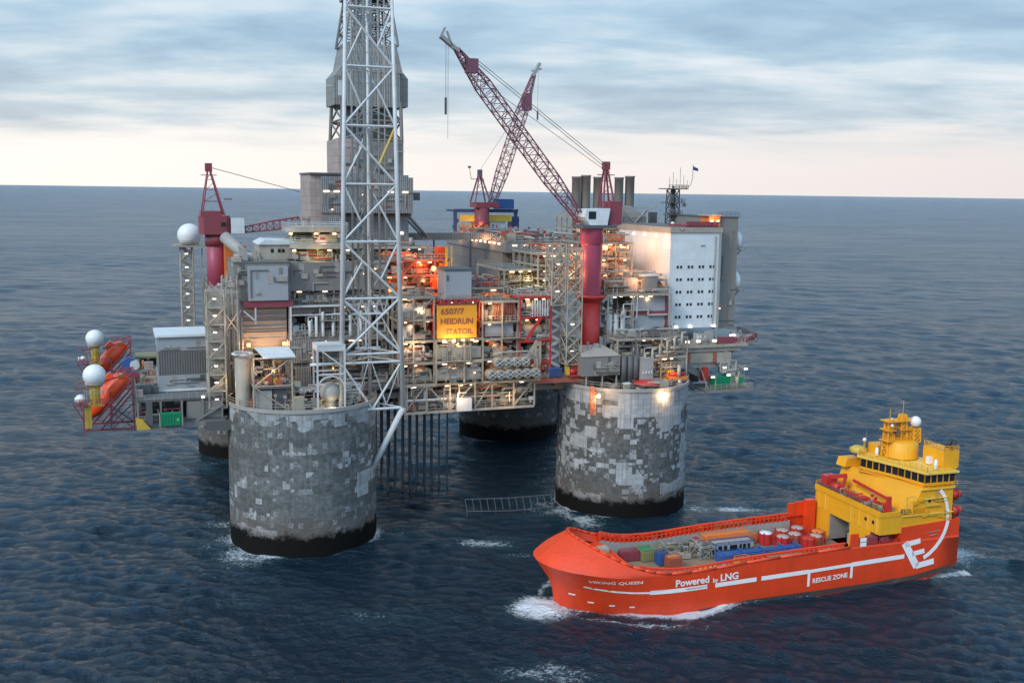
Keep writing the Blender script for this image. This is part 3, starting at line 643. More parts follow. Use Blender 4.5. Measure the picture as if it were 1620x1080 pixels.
m = MB('cream'); m.rail([(-9, -45, 49.6), (1, -45, 49.6)], 1.2, 1.4, .09); part('railing', m, t)
# manifold: a row of round valve heads
t = thing('valve_manifold', 'cluster of round cream valve heads bulging out over the lower truss deck', 'manifold', (7.5, -47, 32))
rg = random.Random(3)
for row, (n, z) in enumerate(((6, 33.4), (4, 36.0))):
    for i in range(n):
        x = 2.4 + row * 1.6 + i * 2.05; m = MB('cream'); m.tube((x, -45.6, z), (x, -48.2, z), 1.02, n=14); m.use('dark_grey'); m.tube((x, -48.2, z), (x, -48.35, z), .62, n=12)
        m.use('pink_clad'); m.tube((x, -47.2, z), (x, -47.5, z), 1.2, n=14); m.use('white_steel'); m.bar((x - .8, -48.4, z - .5), (x + .8, -48.4, z + .5), .14); m.bar((x - .8, -48.4, z + .5), (x + .8, -48.4, z - .5), .14); part('valve_head', m, t)
m = MB('cream'); m.path([(1, -47, 31.7), (14, -47, 31.7)], .25); m.path([(3, -46.6, 37.6), (5, -47.2, 38.2), (11, -47.2, 38.2), (13.4, -46.6, 36.5), (13.6, -46.6, 32)], .22); part('header_pipe', m, t)
# ---------------- stairwell and the two lattice towers
t = thing('stair_shaft', 'narrow light grey stair shaft behind the lattice towers', 'stair tower', (19, -41, 31))
m = MB('light_grey'); m.box(17.7, -41.5, 31, 21, -36, 49.5); part('wall', m, t)
m = MB('white_steel')
for i in range(6):
    z = 32 + i * 3; m.bar((17.8, -41.9, z), (20.8, -41.9, z + 1.5), .22, .7); m.bar((20.8, -42.1, z + 1.5), (17.8, -42.1, z + 3), .22, .7)
part('stair', m, t)
for i, (a, b_, lab) in enumerate(((16.9, 20.2, 'left of two cream lattice towers beside the right-hand crane'), (20.7, 24.3, 'right of two cream lattice towers, next to the red crane column'))):
    t = thing('lattice_tower', lab, 'lattice tower', (a, -43, 31)); z1 = 61.5 if i == 0 else 60.5; z0 = 48 if i == 0 else 34.5
    m = MB('cream'); m.lattice([(a, -46, z0), (b_, -46, z0), (b_, -42.2, z0), (a, -42.2, z0)], [(a, -46, z1), (b_, -46, z1), (b_, -42.2, z1), (a, -42.2, z1)], 4 if i == 0 else 8, .17, .11, 'X'); part('frame', m, t)
    m = MB('cream'); zz = z0
    while zz < z1 - 3: m.bar((a + .5, -44, zz), (b_ - .5, -44, zz + 1.6), .14, .35); m.bar((b_ - .5, -43.4, zz + 1.6), (a + .5, -43.4, zz + 3.2), .14, .35); zz += 3.2
    part('stair', m, t)
    m = MB('lamp_white'); [m.box(a + 1, -46, z, a + 1.8, -45.8, z + .3) for z in (z0 + 3, z0 + 9)]; part('lamp', m, t)
t = thing('container', 'small dark blue container at the foot of the lattice towers', 'container', (18.5, -44.5, 31.8))
m = MB('blue'); m.box(17, -45.5, 31.7, 20, -43.4, 33.7); part('body', m, t); m = MB('dark_blue'); m.box(17.1, -45.6, 31.8, 18.4, -45.52, 33.6); m.box(18.6, -45.6, 31.8, 19.9, -45.52, 33.6); part('door', m, t)
t = thing('pump_skid', 'bright red pump skid at the foot of the right lattice tower', 'pump skid', (22.5, -45, 31.7))
m = MB('bright_red'); m.box(21.6, -46, 31.7, 24, -43.8, 32.1); m.tube((22, -45, 32.8), (23.6, -45, 32.8), .7, n=12); m.box(23, -45.6, 33, 23.6, -44.6, 34.4); part('pump', m, t); m = MB('yellow'); m.box(21, -45.6, 32.1, 21.8, -44.4, 34); part('motor', m, t)
# main deck edge under these
t = thing('edge_walkway', 'long walkway along the front edge of the main deck under the lattice towers', 'walkway', (18, -44, 31))
m = MB('rust_red'); m.box(13.6, -45.4, 30.4, 25.8, -42, 31.5); part('beam', m, t); m = MB('cream'); m.rail([(13.6, -45.3, 31.5), (25.8, -45.3, 31.5)], 1.1, 1.6, .08); part('railing', m, t)

# ---------------- right-hand part above the right leg
t = module('deck_module', 'open bay with white vessels and a red-framed grey panel wall right of the crane column', (33.6, -40, 40, 50.2, -26, 49.5), [], 31, wall='mid_grey', frame='cream', bay=8.3, diag=0, kit=1.0, depth=9, mats=('white_steel', 'cream', 'light_grey', 'pipe_steel'), lamps='lamp_white', lampn=.8, rails=True)
m = MB('light_clad'); m.box(40.5, -38.6, 45.2, 49.4, -38.3, 49); m.box(41.5, -38.6, 40.3, 49.4, -38.3, 44.4); part('panel', m, t)
m = MB('crane_red'); m.box(40.2, -38.9, 44.5, 49.8, -38.2, 45.1); m.box(40.2, -38.9, 49, 49.8, -38.2, 49.45); m.box(49.5, -38.9, 40, 49.9, -38.2, 49); part('panel_frame', m, t)
for i in range(3): m = MB('white_steel'); tank_v(m, 34.6 + i * 1.7, -39, 40, .62, 4.6, 12); part('tank', m, t)
t = module('deck_module', 'low open deck with cream pipe loops on top of the right-hand leg', (33.4, -46, 30.4, 51.5, -32, 39.9), [35.4], 32, wall='mid_grey', depth=8, kit=1.25, bay=6, diag=.1, lamps='lamp_warm', lampn=.5, mats=('cream', 'cream', 'light_grey', 'dark_grey', 'pipe_steel'))
m = MB('cream')
for i in range(6): x = 40 + i * 1.9; z = 33 + i * .9; m.path([(x - 3, -47, z), (x, -47, z), (x, -47, z + 3.4), (x + 1.4, -46.4, z + 3.4)], .28, 8)
part('pipe_loop', m, t); light(t, (46, -49, 32.5), 260)
t = thing('deck_house', 'grey box house with a darker rounded end standing over the right-hand leg', 'deck house', (28.5, -46, 31.5))
m = MB('mid_grey'); m.box(23.7, -48, 32, 33.2, -42, 36.4); part('wall', m, t); m = MB('light_grey'); m.add([(23.5, -48.2, 36.45), (33.4, -48.2, 36.45), (31.5, -41.8, 38.2), (25.5, -41.8, 38.2)], [(0, 1, 2, 3)]); m.add([(23.5, -48.2, 36.45), (25.5, -41.8, 38.2), (25.5, -41.8, 36.4)], [(0, 1, 2)]); m.add([(33.4, -48.2, 36.45), (31.5, -41.8, 38.2), (31.5, -41.8, 36.4)], [(0, 2, 1)]); part('roof', m, t)
m = MB('dark_grey')
for x in (34.4, 36.0, 37.4): m.tube((x, -47.4, 29.9), (x, -47.4, 36.2), .75, n=14)
m.use('cream'); [m.bar((x, -47.6, 29.5), (x, -47.6, 32), .3) for x in (25, 29, 32.5)]; part('duct', m, t); dress(t, 23.8, 33.1, -48, 32.1, 36.3, 12, 6); m = MB(); small_kit(m, random.Random(3), (25, -46, 36.5, 32, -43, 38), 6); part('kit', m, t)
t = thing('deck_house', 'small pale box on the right-hand leg beside the dark ducts', 'deck house', (39.5, -47, 30))
m = MB('light_grey'); m.box(38.3, -48.6, 29.9, 41.4, -45.5, 35.6); m.use('white_steel'); [m.box(38.6 + i * .7, -48.8, 32, 39 + i * .7, -48.65, 32.6) for i in range(4)]; part('wall', m, t)
t = thing('rescue_raft', 'flat red oval raft lying on top of the right-hand leg', 'raft', (38.5, -51, 30))
m = MB('bright_red'); m.lathe((38.6, -50.6, 30.0), [(0.05, .9), (1.8, .8), (2.9, .45), (3.0, .1), (2.6, 0), (.05, 0)], 24); part('hull', m, t); m = MB('white_steel'); m.box(38, -52.6, 30.6, 41, -52.3, 30.85); part('grab_rail', m, t)
t = thing('valve_skid', 'orange and red valve skid at the right end of the right-hand leg top', 'pump skid', (48.5, -46, 30))
m = MB('orange_paint'); m.box(46, -48, 29.95, 51, -44.6, 30.8); m.use('bright_red'); m.tube((46.5, -47, 31.3), (50.5, -47, 31.3), .5); m.use('yellow'); m.box(46.4, -46.6, 30.8, 48, -45.2, 32.2); m.use('cream'); m.tube((48.6, -47.8, 30.8), (48.6, -47.8, 33.5), .45); part('skid', m, t)
# lamps hung on the leg: brackets with a lit head
for (x, v, z, r_, lab) in ((25.2, -53.6, 28.6, 1, 'orange ladder bracket with a glowing lamp on the left of the right-hand leg'), (40.8, -55.0, 28.6, 0, 'glowing round lamp hung on the right side of the right-hand leg')):
    t = thing('leg_lamp', lab, 'lamp', (x, v, z)); m = MB('orange_paint'); m.bar((x, v, z + .4), (x, v + 1.8, z + 1.2), .25); m.bar((x, v, z - .3), (x, v + 1.6, z + .2), .2)
    if r_: m.lattice([(x - 1.5, v - .4, 24.5), (x - .6, v - .4, 24.5), (x - .6, v + .4, 24.5), (x - 1.5, v + .4, 24.5)], [(x - 1.7, v + .2, 30.6), (x - .8, v + .2, 30.6), (x - .8, v + 1, 30.6), (x - 1.7, v + 1, 30.6)], 4, .08, .05, 'Z')
    part('bracket', m, t); m = MB('lamp_warm'); m.sphere((x, v - .3, z), .42, 12); part('lamp_head', m, t); light(t, (x, v - .9, z - .4), 1100, (1, .62, .30), .35)

# upper modules right
GM = ('cream', 'orange_paint', 'rust_red', 'light_grey', 'pink_clad', 'cream')
t = module('upper_module', 'open truss-framed upper module glowing orange between the crane column and the white block', (33.5, -28, 49.6, 45.6, -12, 61), [53.6, 57.3], 41, wall='rust_red', depth=8, frame='cream', bay=4.6, diag=.35, kit=1.25, mats=GM, lamps='lamp_warm', lampn=.8)
for p in ((36, -32, 52), (42, -32, 55.5), (44.5, -31, 52), (39, -27, 60.5), (44, -26, 60), (44, -33, 50.8)): light(t, p, 750, (1, .50, .20))
t = module('upper_module', 'pink and grey clad cabins stacked on the deck in front of the glowing upper module', (34, -37, 49.6, 50.4, -31, 52.6), [], 42, wall='mid_grey', depth=4.5, kit=1.2, bay=5.5, diag=0, mats=GM, lamps='lamp_warm')
m = MB('mid_grey'); m.box(43.8, -37.8, 49.8, 47.6, -36, 53.4); m.use('white_steel'); m.box(43.4, -38, 53.4, 48, -35.8, 53.8); m.use('pink_clad'); m.box(39, -37.4, 49.8, 42.5, -35, 53); part('cabin', m, t); light(t, (42, -39, 52.5), 500, (1, .5, .2))
t = module('upper_module', 'cream and orange upper module left of the red crane column', (17.5, -36, 50.2, 28.2, -20, 59), [53.4, 56.4], 43, wall='orange_paint', depth=7, roofkit=.3, kit=1.2, bay=3.5, diag=.3, mats=GM, lamps='lamp_warm', lampn=.8)
for p in ((26.5, -38, 58.5), (25.5, -38, 54), (20, -34, 60.5)): light(t, p, 700, (1, .50, .20))
t = module('upper_module', 'dark yellow-lit module with lamp rows in front of the long grey shed', (9.6, -35, 50, 21.4, -16, 55.4), [], 44, wall='olive', depth=6, kit=.7, frame='cream', bay=12, diag=0, lamps='lamp_white', lampn=.9, mats=('olive', 'cream', 'light_grey'), roofkit=0)
light(t, (15, -37, 53), 350, (1, .8, .4))
t = module('pipe_deck', 'low deck crowded with cream pipes and red beams in front of the long shed', (-1, -38, 49.6, 9.4, -20, 51.6), [], 45, wall='rust_red', depth=4, kit=1.2, frame='cream', bay=5, diag=0, mats=('cream', 'bright_red', 'rust_red', 'light_grey', 'dark_grey'), roofkit=1.4, cat='pipe deck')
t = module('upper_module', 'orange and red lit module between the white lattice tower and the grey cabin', (-18, -32, 50.6, -2.2, -8, 57.6), [54.2], 46, wall='rust_red', depth=6, kit=1.2, frame='rust_red', bay=4, diag=.2, mats=('orange_paint', 'bright_red', 'rust_red', 'cream', 'orange_paint'), lamps='lamp_warm', lampn=.8)
m = MB('boat_orange'); m.box(-7, -33.5, 51, -4.2, -31.5, 53.6); m.box(-4.6, -30.5, 57.7, -3, -27, 60.3); part('container', m, t)
m = MB('yellow'); m.bar((-3.4, -32.5, 50.8), (-3.4, -32.5, 60.5), .4); m.bar((-2.2, -32.5, 50.8), (-2.2, -32.5, 60.5), .3); part('post', m, t)
for p in ((-6.5, -34, 55.5), (-9, -34, 56.5), (-14.5, -34, 52.6), (-5, -35, 53.5), (-11, -28, 59)): light(t, p, 420, (1, .44, .17))
m = MB('lamp_orange'); m.sphere((-6.6, -33.2, 55.6), .55, 12); m.sphere((-16.6, -33.2, 50.9), .4, 10); part('lamp', m, t)
# ---------------- long shed (wedge) with recessed front
t = thing('process_shed', 'long grey-brown shed receding behind the grey cabin, its roof edge lined with lamps', 'shed', (30, 18, 48))
m = MB('brown_clad'); m.box(20, -5, 48.2, 40, 44, 57.4); part('wall', m, t)
m = MB('mid_grey'); m.box(19.7, -8.2, 57.45, 40.3, 44.3, 60.0); part('fascia', m, t)
m = MB('mid_grey'); m.box(20.5, -7.4, 60.02, 40, 44, 60.2); part('roof', m, t)
rg = random.Random(8); m = MB(); small_kit(m, rg, (21, -7, 60.2, 39.5, 43, 62), 90, ('cream', 'rust_red', 'bright_red', 'light_grey', 'dark_grey', 'pink_clad'), 2.4); run_pipes(m, rg, (21, -7, 60.6, 39.5, 43, 62.2), 30); part('roof_equipment', m, t)
m = MB('cream'); m.rail([(40, -8, 60.05), (19.9, -8, 60.05), (19.9, 44, 60.05)], 1.2, 2.2, .09); part('railing', m, t)
m = MB('lamp_warm')
for i in range(13): m.box(19.25, -4 + i * 3.7, 59.3, 19.65, -3.4 + i * 3.7, 59.75)
m.use('lamp_white')
for i in range(6): m.box(21.5 + i * 3.1, -8.5, 59.1, 22.7 + i * 3.1, -8.25, 59.4)
for i in range(5): m.box(27.5 + i * 2.2, -5.5, 54.2, 28.7 + i * 2.2, -5.1, 54.6)
part('lamp', m, t)
dress(t, 20.2, 39.8, -5, 48.4, 57.2, 30, 7, ('mid_grey', 'light_grey', 'dark_grey', 'cream', 'rust_red')); dress(t, 20, 40, -8.2, 57.6, 59.8, 12, 8)
for y in (2, 16, 30): light(t, (18.3, y, 60.2), 420, (1, .5, .25))
light(t, (32, -9.5, 55.5), 500, (1, .78, .5))

# ---------------- left part above the nearest leg
t = thing('clad_module', 'big grey clad module over the nearest leg with a proud square panel', 'platform module', (-45, -34, 48))
m = MB('mid_grey'); m.box(-50.6, -38, 49.8, -39.3, -24, 57.6); part('wall', m, t)
m = MB('light_clad'); m.box(-48, -39.6, 49.9, -39.9, -38.02, 56.9); part('panel', m, t)
m = MB('crane_red'); m.box(-49, -39.2, 48.5, -38.9, -37.6, 49.75); part('beam', m, t)
m = MB('deck_grey'); m.box(-50.8, -38.2, 57.62, -39.1, -24, 57.9); part('roof', m, t)
rg = random.Random(12); m = MB(); small_kit(m, rg, (-50, -37, 57.9, -45.5, -25, 60), 18, ('cream', 'pink_clad', 'light_grey')); m.use('cream'); m.box(-50.8, -37.5, 56.8, -49, -34, 58.6); part('roof_equipment', m, t); dress(t, -50.5, -48.1, -38, 50, 57.4, 9, 1); dress(t, -48, -40, -39.6, 50.2, 56.8, 7, 2)
t = thing('clad_module', 'ribbed cream-grey wall under the red beam over the nearest leg', 'platform module', (-45, -33, 40))
m = MB('light_grey'); m.box(-49.6, -36, 39.4, -39.8, -25, 48.4)
m.use('cream'); [m.box(-49.4, -36.35, z, -40, -36.03, z + .28) for z in (40.2, 41.4, 42.6, 43.8, 45.0, 46.2, 47.4)]; m.use('mid_grey'); [m.box(-49.5, -36.2, z, -39.9, -36.02, z + .4) for z in (43.1, 45.5)]; part('wall', m, t)
m = MB('white_steel'); m.bar((-39.4, -39, 40), (-39.4, -39, 48.6), .35); m.bar((-49, -39, 47.8), (-46.6, -39, 45.6), .3); m.bar((-46.6, -39, 45), (-46.6, -39, 48.4), .3); m.bar((-51.2, -38, 39.8), (-49.6, -38, 48), .4); part('frame', m, t)
for x in (-48, -40.6, -44.5): light(t, (x, -38.8, 40.6), 420, (1, .52, .22), .3)
m = MB('lamp_orange'); [m.box(x - .35, -38, 40.2, x + .35, -37.5, 40.8) for x in (-48, -40.6)]; part('lamp', m, t)
t = module('clad_module', 'grey module with a dark open band of pipes left of the white lattice tower', (-39, -36, 48.7, -18, -22, 53.4), [], 51, wall='black', depth=3.2, frame='mid_grey', bay=10, diag=0, kit=1.6, mats=('mid_grey', 'dark_grey', 'mid_grey', 'light_grey'), roofkit=0, lampn=.25, fh=2.0)
m = MB('mid_grey'); m.box(-38.9, -36.1, 53.45, -17.9, -22, 57.5); part('wall', m, t); dress(t, -38.8, -18, -36.1, 53.5, 57.4, 26, 3); dress(t, -38.8, -18, -36.2, 48.8, 50.6, 16, 4)
t = module('pipe_bay', 'dark bay of vertical white pipes left of the white lattice tower', (-39.4, -37, 41.6, -18, -26, 48.5), [], 52, wall='dark_grey', depth=5, frame='light_grey', bay=5.3, diag=0, kit=1.5, mats=('white_steel', 'light_grey', 'mid_grey', 'dark_grey'), roofkit=0, lampn=.2, cat='pipe bay')
m = MB('white_steel')
for i, x in enumerate((-35.2, -33.8, -32.4, -30.2, -26.5, -24.2)): tank_v(m, x, -37.6, 41.7, .33, 3.4 + (i % 3) * .9, 10)
m.path([(-39, -37.4, 46.4), (-28, -37.4, 46.4)], .16); m.path([(-39, -37.4, 48.2), (-28, -37.4, 48.2)], .2); part('pipework', m, t)
t = module('clad_module', 'brown panelled block with dark bays low behind the white lattice tower', (-40, -38.5, 30.2, -18, -26, 41.4), [36], 53, wall='brown_clad', depth=4.5, frame='mid_grey', bay=7, diag=0, kit=1.2, mats=('mid_grey', 'dark_grey', 'brown_clad', 'cream', 'light_grey'), roofkit=0, lampn=.35)
m = MB('brown_clad'); m.box(-39.8, -39.4, 36.5, -33.6, -38.8, 41.3); m.box(-38.6, -40.2, 30.3, -35.5, -38.8, 35.6); part('panel', m, t); dress(t, -39.8, -33.6, -39.4, 36.6, 41.2, 10, 5)
# leg-top equipment
t = thing('canopy_tower', 'cream frame tower with a bright white canopy on the nearest leg', 'tower', (-44.5, -48, 28.2))
m = MB('cream'); q = lambda z: [(-48.6, -50.5, z), (-41, -50.5, z), (-41, -45, z), (-48.6, -45, z)]
m.lattice(q(28.2), q(39.6), 2, .2, .14, 'Z', ring=True); part('frame', m, t)
m = MB('white_clad'); m.add([(-46.6, -51.2, 39.9), (-40.4, -51.2, 39.9), (-40.8, -45, 41.0), (-47.6, -45, 41.0), (-46.6, -51.2, 39.6), (-40.4, -51.2, 39.6), (-40.8, -45, 40.7), (-47.6, -45, 40.7)], [(0, 1, 2, 3), (7, 6, 5, 4), (4, 5, 1, 0), (5, 6, 2, 1), (6, 7, 3, 2), (7, 4, 0, 3)]); part('canopy', m, t)
m = MB('light_grey'); m.box(-48, -50, 28.3, -45, -46.5, 33); m.use('deck_grey'); m.box(-48.6, -50.5, 33.4, -41, -45, 33.7); m.use('dark_grey'); m.box(-44.6, -49.6, 28.3, -42, -46.5, 33.2); part('cabin', m, t)
rg = random.Random(77); m = MB(); run_pipes(m, rg, (-48, -50, 34, -41.5, -46, 39), 16, mats=('cream', 'yellow', 'rust_red', 'light_grey')); small_kit(m, rg, (-48, -50, 33.7, -42, -46, 36), 8, ('yellow', 'cream', 'rust_red')); part('equipment', m, t)
light(t, (-47, -51.5, 38.3), 380, (1, .55, .22), .3); light(t, (-44, -46.5, 36), 200, (1, .75, .3), .3)
t = thing('storage_tank', 'pair of upright cream tanks at the left edge of the nearest leg', 'tank', (-50, -46, 28.2))
m = MB('cream'); tank_v(m, -50.3, -46.6, 28.4, 1.5, 10.6); part('tank', m, t); m = MB('light_grey'); tank_v(m, -48.9, -43.4, 28.4, 1.4, 11); part('tank', m, t); m = MB('white_steel'); m.lathe((-50.3, -46.6, 40), [(2.1, 0), (2.1, .25), (1.4, .25)], 18); m.rail([(-52, -48.6, 40), (-48.6, -48.6, 40)], 1, 1, .08); part('platform', m, t)
t = thing('sphere_tank', 'grey-green spherical tank inside a white arched frame on the nearest leg', 'tank', (-33.3, -50, 28.2))
m = MB('light_grey'); m.sphere((-33.3, -49.6, 31.9), 2.15, 24); part('sphere', m, t); m = MB('light_grey'); m.lathe((-33.3, -49.6, 28.2), [(1.2, 0), (1.0, 2.2)], 16); part('base', m, t)
m = MB('white_steel')
for x in (-36.2, -30.7):
    for y in (-52, -47.4): m.bar((x, y, 28.2), (x, y, 42), .34)
for z in (36.0, 41.9): m.bar((-36.2, -52, z), (-30.7, -52, z), .3); m.bar((-36.2, -47.4, z), (-30.7, -47.4, z), .3)
m.bar((-36.2, -52, 41.5), (-31, -52, 37.4), .26); m.box(-36.3, -52.1, 40.7, -30.6, -47.3, 41.8); m.box(-36.3, -52.1, 28.9, -30.6, -51.8, 29.2)
for i in range(8): a = math.pi * i / 8; b2 = math.pi * (i + 1) / 8; m.bar((-33.45 - 2.7 * math.cos(a), -52, 33.2 + 2.4 * math.sin(a)), (-33.45 - 2.7 * math.cos(b2), -52, 33.2 + 2.4 * math.sin(b2)), .28)
part('frame', m, t); light(t, (-33.3, -52.5, 29.8), 110, (1, .8, .45), .2)
t = thing('leg_equipment', 'jumble of pipes and yellow valves along the rim of the nearest leg', 'pipework', (-41, -46, 28.2))
rg = random.Random(31); m = MB()
for i in range(26):
    a = math.radians(rg.uniform(195, 335)); rr = rg.uniform(10.5, 14.4); small_kit(m, rg, (-38.5 + rr * math.cos(a), -38.5 + rr * math.sin(a), 28.2, -38.4 + rr * math.cos(a), -38.4 + rr * math.sin(a), 29), 2, ('cream', 'light_grey', 'mid_grey', 'yellow', 'rust_red', 'pipe_steel'), 3.6)
part('equipment', m, t); m = MB(); run_pipes(m, rg, (-44, -49.5, 29, -27, -46, 34), 26); part('pipework', m, t)
t = thing('leg_equipment', 'pipes, valves and hoses along the rim of the right-hand leg', 'pipework', (38, -48, 28.2))
m = MB()
for i in range(22):
    a = math.radians(rg.uniform(200, 345)); rr = rg.uniform(9, 14.2); small_kit(m, rg, (38.5 + rr * math.cos(a), -38.5 + rr * math.sin(a), 28.2, 38.6 + rr * math.cos(a), -38.4 + rr * math.sin(a), 29), 2, ('cream', 'light_grey', 'mid_grey', 'rust_red', 'dark_grey', 'pipe_steel'), 2.6)
m.use('white_steel'); m.lathe((33.2, -51.6, 30.6), [(.9, -.2), (1.1, 0), (.9, .2)], 14); part('equipment', m, t)
# top of the left part
t = thing('control_cabin', 'small cream cabin with three dark windows behind the left crane boom', 'cabin', (-41, -30, 57.6))
m = MB('cream'); m.box(-44.6, -31, 57.9, -37.4, -22, 60.9); part('wall', m, t); m = MB('white_steel'); m.add([(-45, -31.4, 61.0), (-37.2, -31.4, 61.0), (-37.2, -21.6, 61.2), (-45, -21.6, 61.2), (-43.4, -31.4, 62.0), (-37.2, -31.4, 61.6), (-37.2, -21.6, 61.9), (-43.4, -21.6, 62.1)], [(4, 5, 6, 7), (0, 1, 5, 4), (3, 7, 6, 2), (0, 4, 7, 3), (1, 2, 6, 5), (3, 2, 1, 0)]); part('roof', m, t)
for x in (-42.2, -40.7, -39.9): m = MB('glass'); m.box(x, -31.08, 59.3, x + .62, -31.02, 60.1); part('window', m, t)
def ring_deck(label, cx, cy, z, a, b_, h, seed):
    t = thing('round_deck', label, 'deck', (cx, cy, z)); P_ = []
    for i in range(32):
        th = 2 * math.pi * i / 32; c, s_ = math.cos(th), math.sin(th); P_.append((cx + a * math.copysign(abs(c) ** .5, c), cy + b_ * math.copysign(abs(s_) ** .5, s_)))
    m = MB('cream'); m.prism(P_, z, z + 1.0); part('deck_plate', m, t); m = MB('white_steel'); m.rail([(x, y, z + 1.0) for x, y in P_ + P_[:1]], .9, 2, .08, 2); part('railing', m, t)
    rg = random.Random(seed); m = MB(); small_kit(m, rg, (cx - a + 1.5, cy - b_ + 1, z - h, cx + a - 1.5, cy - b_ + 4, z - h), 22, ('cream', 'rust_red', 'olive', 'light_grey', 'pink_clad'), h * .8); run_pipes(m, rg, (cx - a + 1, cy - b_ + .6, z - h, cx + a - 1, cy - b_ + 3, z - .4), 24, mats=('cream', 'olive', 'rust_red', 'light_grey')); m.use('olive'); m.box(cx - a + 1, cy - b_ + 4.6, z - h, cx + a - 1, cy - b_ + 4.8, z); part('equipment', m, t)
    m = MB('cream'); [m.bar((x, cy - b_ + 1, z - h), (x, cy - b_ + 1, z), .3) for x in (cx - a + 1, cx, cx + a - 1)]; part('post', m, t)
    m = MB('lamp_warm'); [m.box(x, cy - b_ + .5, z - .5, x + .7, cy - b_ + .9, z - .2) for x in (cx - a + .5, cx - 1, cx + 3)]; part('lamp', m, t); return t
t = ring_deck('lower rounded cream deck lit yellow-green underneath, left of the derrick', -29.5, -27, 60.2, 9, 7.5, 2.6, 1); light(t, (-33, -35.5, 58.8), 260, (1, .8, .35))
t = ring_deck('upper rounded cream deck with red equipment under it, left of the derrick', -31.5, -24, 63.6, 7, 6, 2.4, 2); light(t, (-31, -31, 62), 200, (1, .5, .3))
t = thing('exhaust_duct', 'thick grey-green duct slanting down behind the left crane column', 'duct', (-44, 8, 52))
m = MB('light_grey'); m.tube((-47.6, 14, 60.6), (-42.5, 6, 55.4), 1.5, n=16); m.tube((-42.5, 6, 55.4), (-41.5, 4, 49), 1.5, n=16); part('duct', m, t)
m = MB('orange_paint'); m.box(-47.6, 14, 48, -42.4, 20, 58.5); part('housing', m, t); light(t, (-46, 12.5, 58.8), 700, (1, .45, .15)); m = MB('cream'); small_kit(m, random.Random(4), (-49, -18, 48, -43.6, 10, 50), 40, ('cream', 'light_grey', 'pink_clad'), 5); part('equipment', m, t)
t = module('side_module', 'narrow stacked walkways down the left flank of the platform', (-51.5, -22, 31, -43.6, 38, 48), [36.5, 42], 61, wall='brown_clad', depth=3.5, kit=1.5, bay=4, diag=.4, mats=('cream', 'light_grey', 'pink_clad', 'pipe_steel'), lampn=.6)
t = module('lower_deck', 'dark lower deck hanging under the left flank of the platform', (-53.5, -36, 26, -43, 36, 30.8), [], 62, wall='dark_grey', depth=3, kit=.8, frame='dark_grey', bay=4, diag=.5, roofkit=0, mats=('dark_grey', 'mid_grey', 'light_grey'))
# ================================================================ tall white lattice tower on the nearest leg
t = thing('flare_tower', 'tall white lattice tower rising from the nearest leg in front of the derrick', 'lattice tower', (-24.7, -46, 28))
def fq(z):
    k = (z - 28) / 84; x0 = -31.2 + 1.7 * k; x1 = -18.2 - 2.1 * k; y0 = -50.6 + 0.6 * k; return [Vector((x0, y0, z)), Vector((x1, y0, z)), Vector(((x0 + x1) / 2 + 1.2, y0 + 7.6 - k, z))]
lv = [28, 37.8, 39.6, 51, 62.5, 74, 85.5, 97, 108.3, 120]
A_, B_ = fq(28), fq(121)
for i, (a, b) in enumerate(zip(A_, B_)): r0, r1 = (.54, .32) if i < 2 else (.36, .28); m = MB('white_steel'); m.tube(a, b, r0, r1, n=10); part('leg', m, t)
m = MB('white_steel')
for k, (za, zb) in enumerate(zip(lv, lv[1:])):
    P, Q = fq(za), fq(zb)
    for f in range(3):
        g = (f + 1) % 3; r = .25 if f == 0 else .13
        m.tube(Q[f], Q[g], r * 1.05, n=6)
        if k == 0:
            m.tube(P[f], P[g], .3 if f == 0 else .18, n=6); md = (P[f] + P[g]) / 2; m.tube(md, Q[f], r, n=6); m.tube(md, Q[g], r, n=6); continue
        if zb - za < 3: continue
        if k == 2 and f == 0: m.tube(P[f], Q[g], .27, n=6); m.tube(P[g], Q[f], .27, n=6); continue
        a, b, c, d = (P[g], Q[f], P[f], Q[g]) if k % 2 else (P[f], Q[g], P[g], Q[f])
        m.tube(a, b, r, n=6)
        if f == 0: m.tube(c, a.lerp(b, .66), r * .8, n=6); m.tube(d, a.lerp(b, .34), r * .8, n=6)
part('brace', m, t)
for x, y, r in ((-28.2, -48.9, .22), (-27.0, -48.6, .26), (-25.2, -47.2, .36), (-23.6, -46.6, .30), (-22.3, -47.6, .24), (-21.2, -48.4, .18)): m = MB('light_grey'); m.tube((x, y, 50), (x * .96 - 1, y + .6, 121), r, r * .85, n=8); part('flare_pipe', m, t)
m = MB('light_grey')
for z in range(52, 120, 6): m.bar((-27.8, -48.2, z), (-22.6, -47.8, z), .12)
for z in range(31, 118, 4): m.bar((-26.6, -48.2, z), (-25.7, -48.2, z + 2), .08, .25); m.bar((-25.7, -47.8, z + 2), (-26.6, -47.8, z + 4), .08, .25)
part('ladder', m, t)
m = MB('white_steel'); m.bar((-28.6, -49.4, 47.8), (-21, -49.4, 47.8), .4); m.bar((-27.6, -48.6, 40.6), (-22.6, -48.6, 40.6), .4); [m.bar((-28.4 + i * 1.85, -49.2, 50.9), (-27.4 + i * 1.85, -49.2, 47.8), .2) for i in range(4)]; [m.bar((-26.6 + i * 1.85, -49.2, 50.9), (-27.4 + i * 1.85, -49.2, 47.8), .2) for i in range(4)]; [m.bar((x, -48.8, 40.6), (x, -48.8, 50), .25) for x in (-27.2, -25.6, -23.2)]; part('pipe_support', m, t)
m = MB('yellow'); P, Q = fq(74), fq(85.5); m.tube(Q[1], P[1].lerp(Q[0], .34), .26, n=6); part('painted_brace', m, t)
m = MB('white_steel'); m.tube((-18.2, -50.6, 28), (-25.2, -47.4, 12.2), .62, n=10); part('stay', m, t); m = MB('light_grey'); m.box(-26.6, -48, 10.2, -24, -46.2, 12.6); part('stay_foot', m, t)
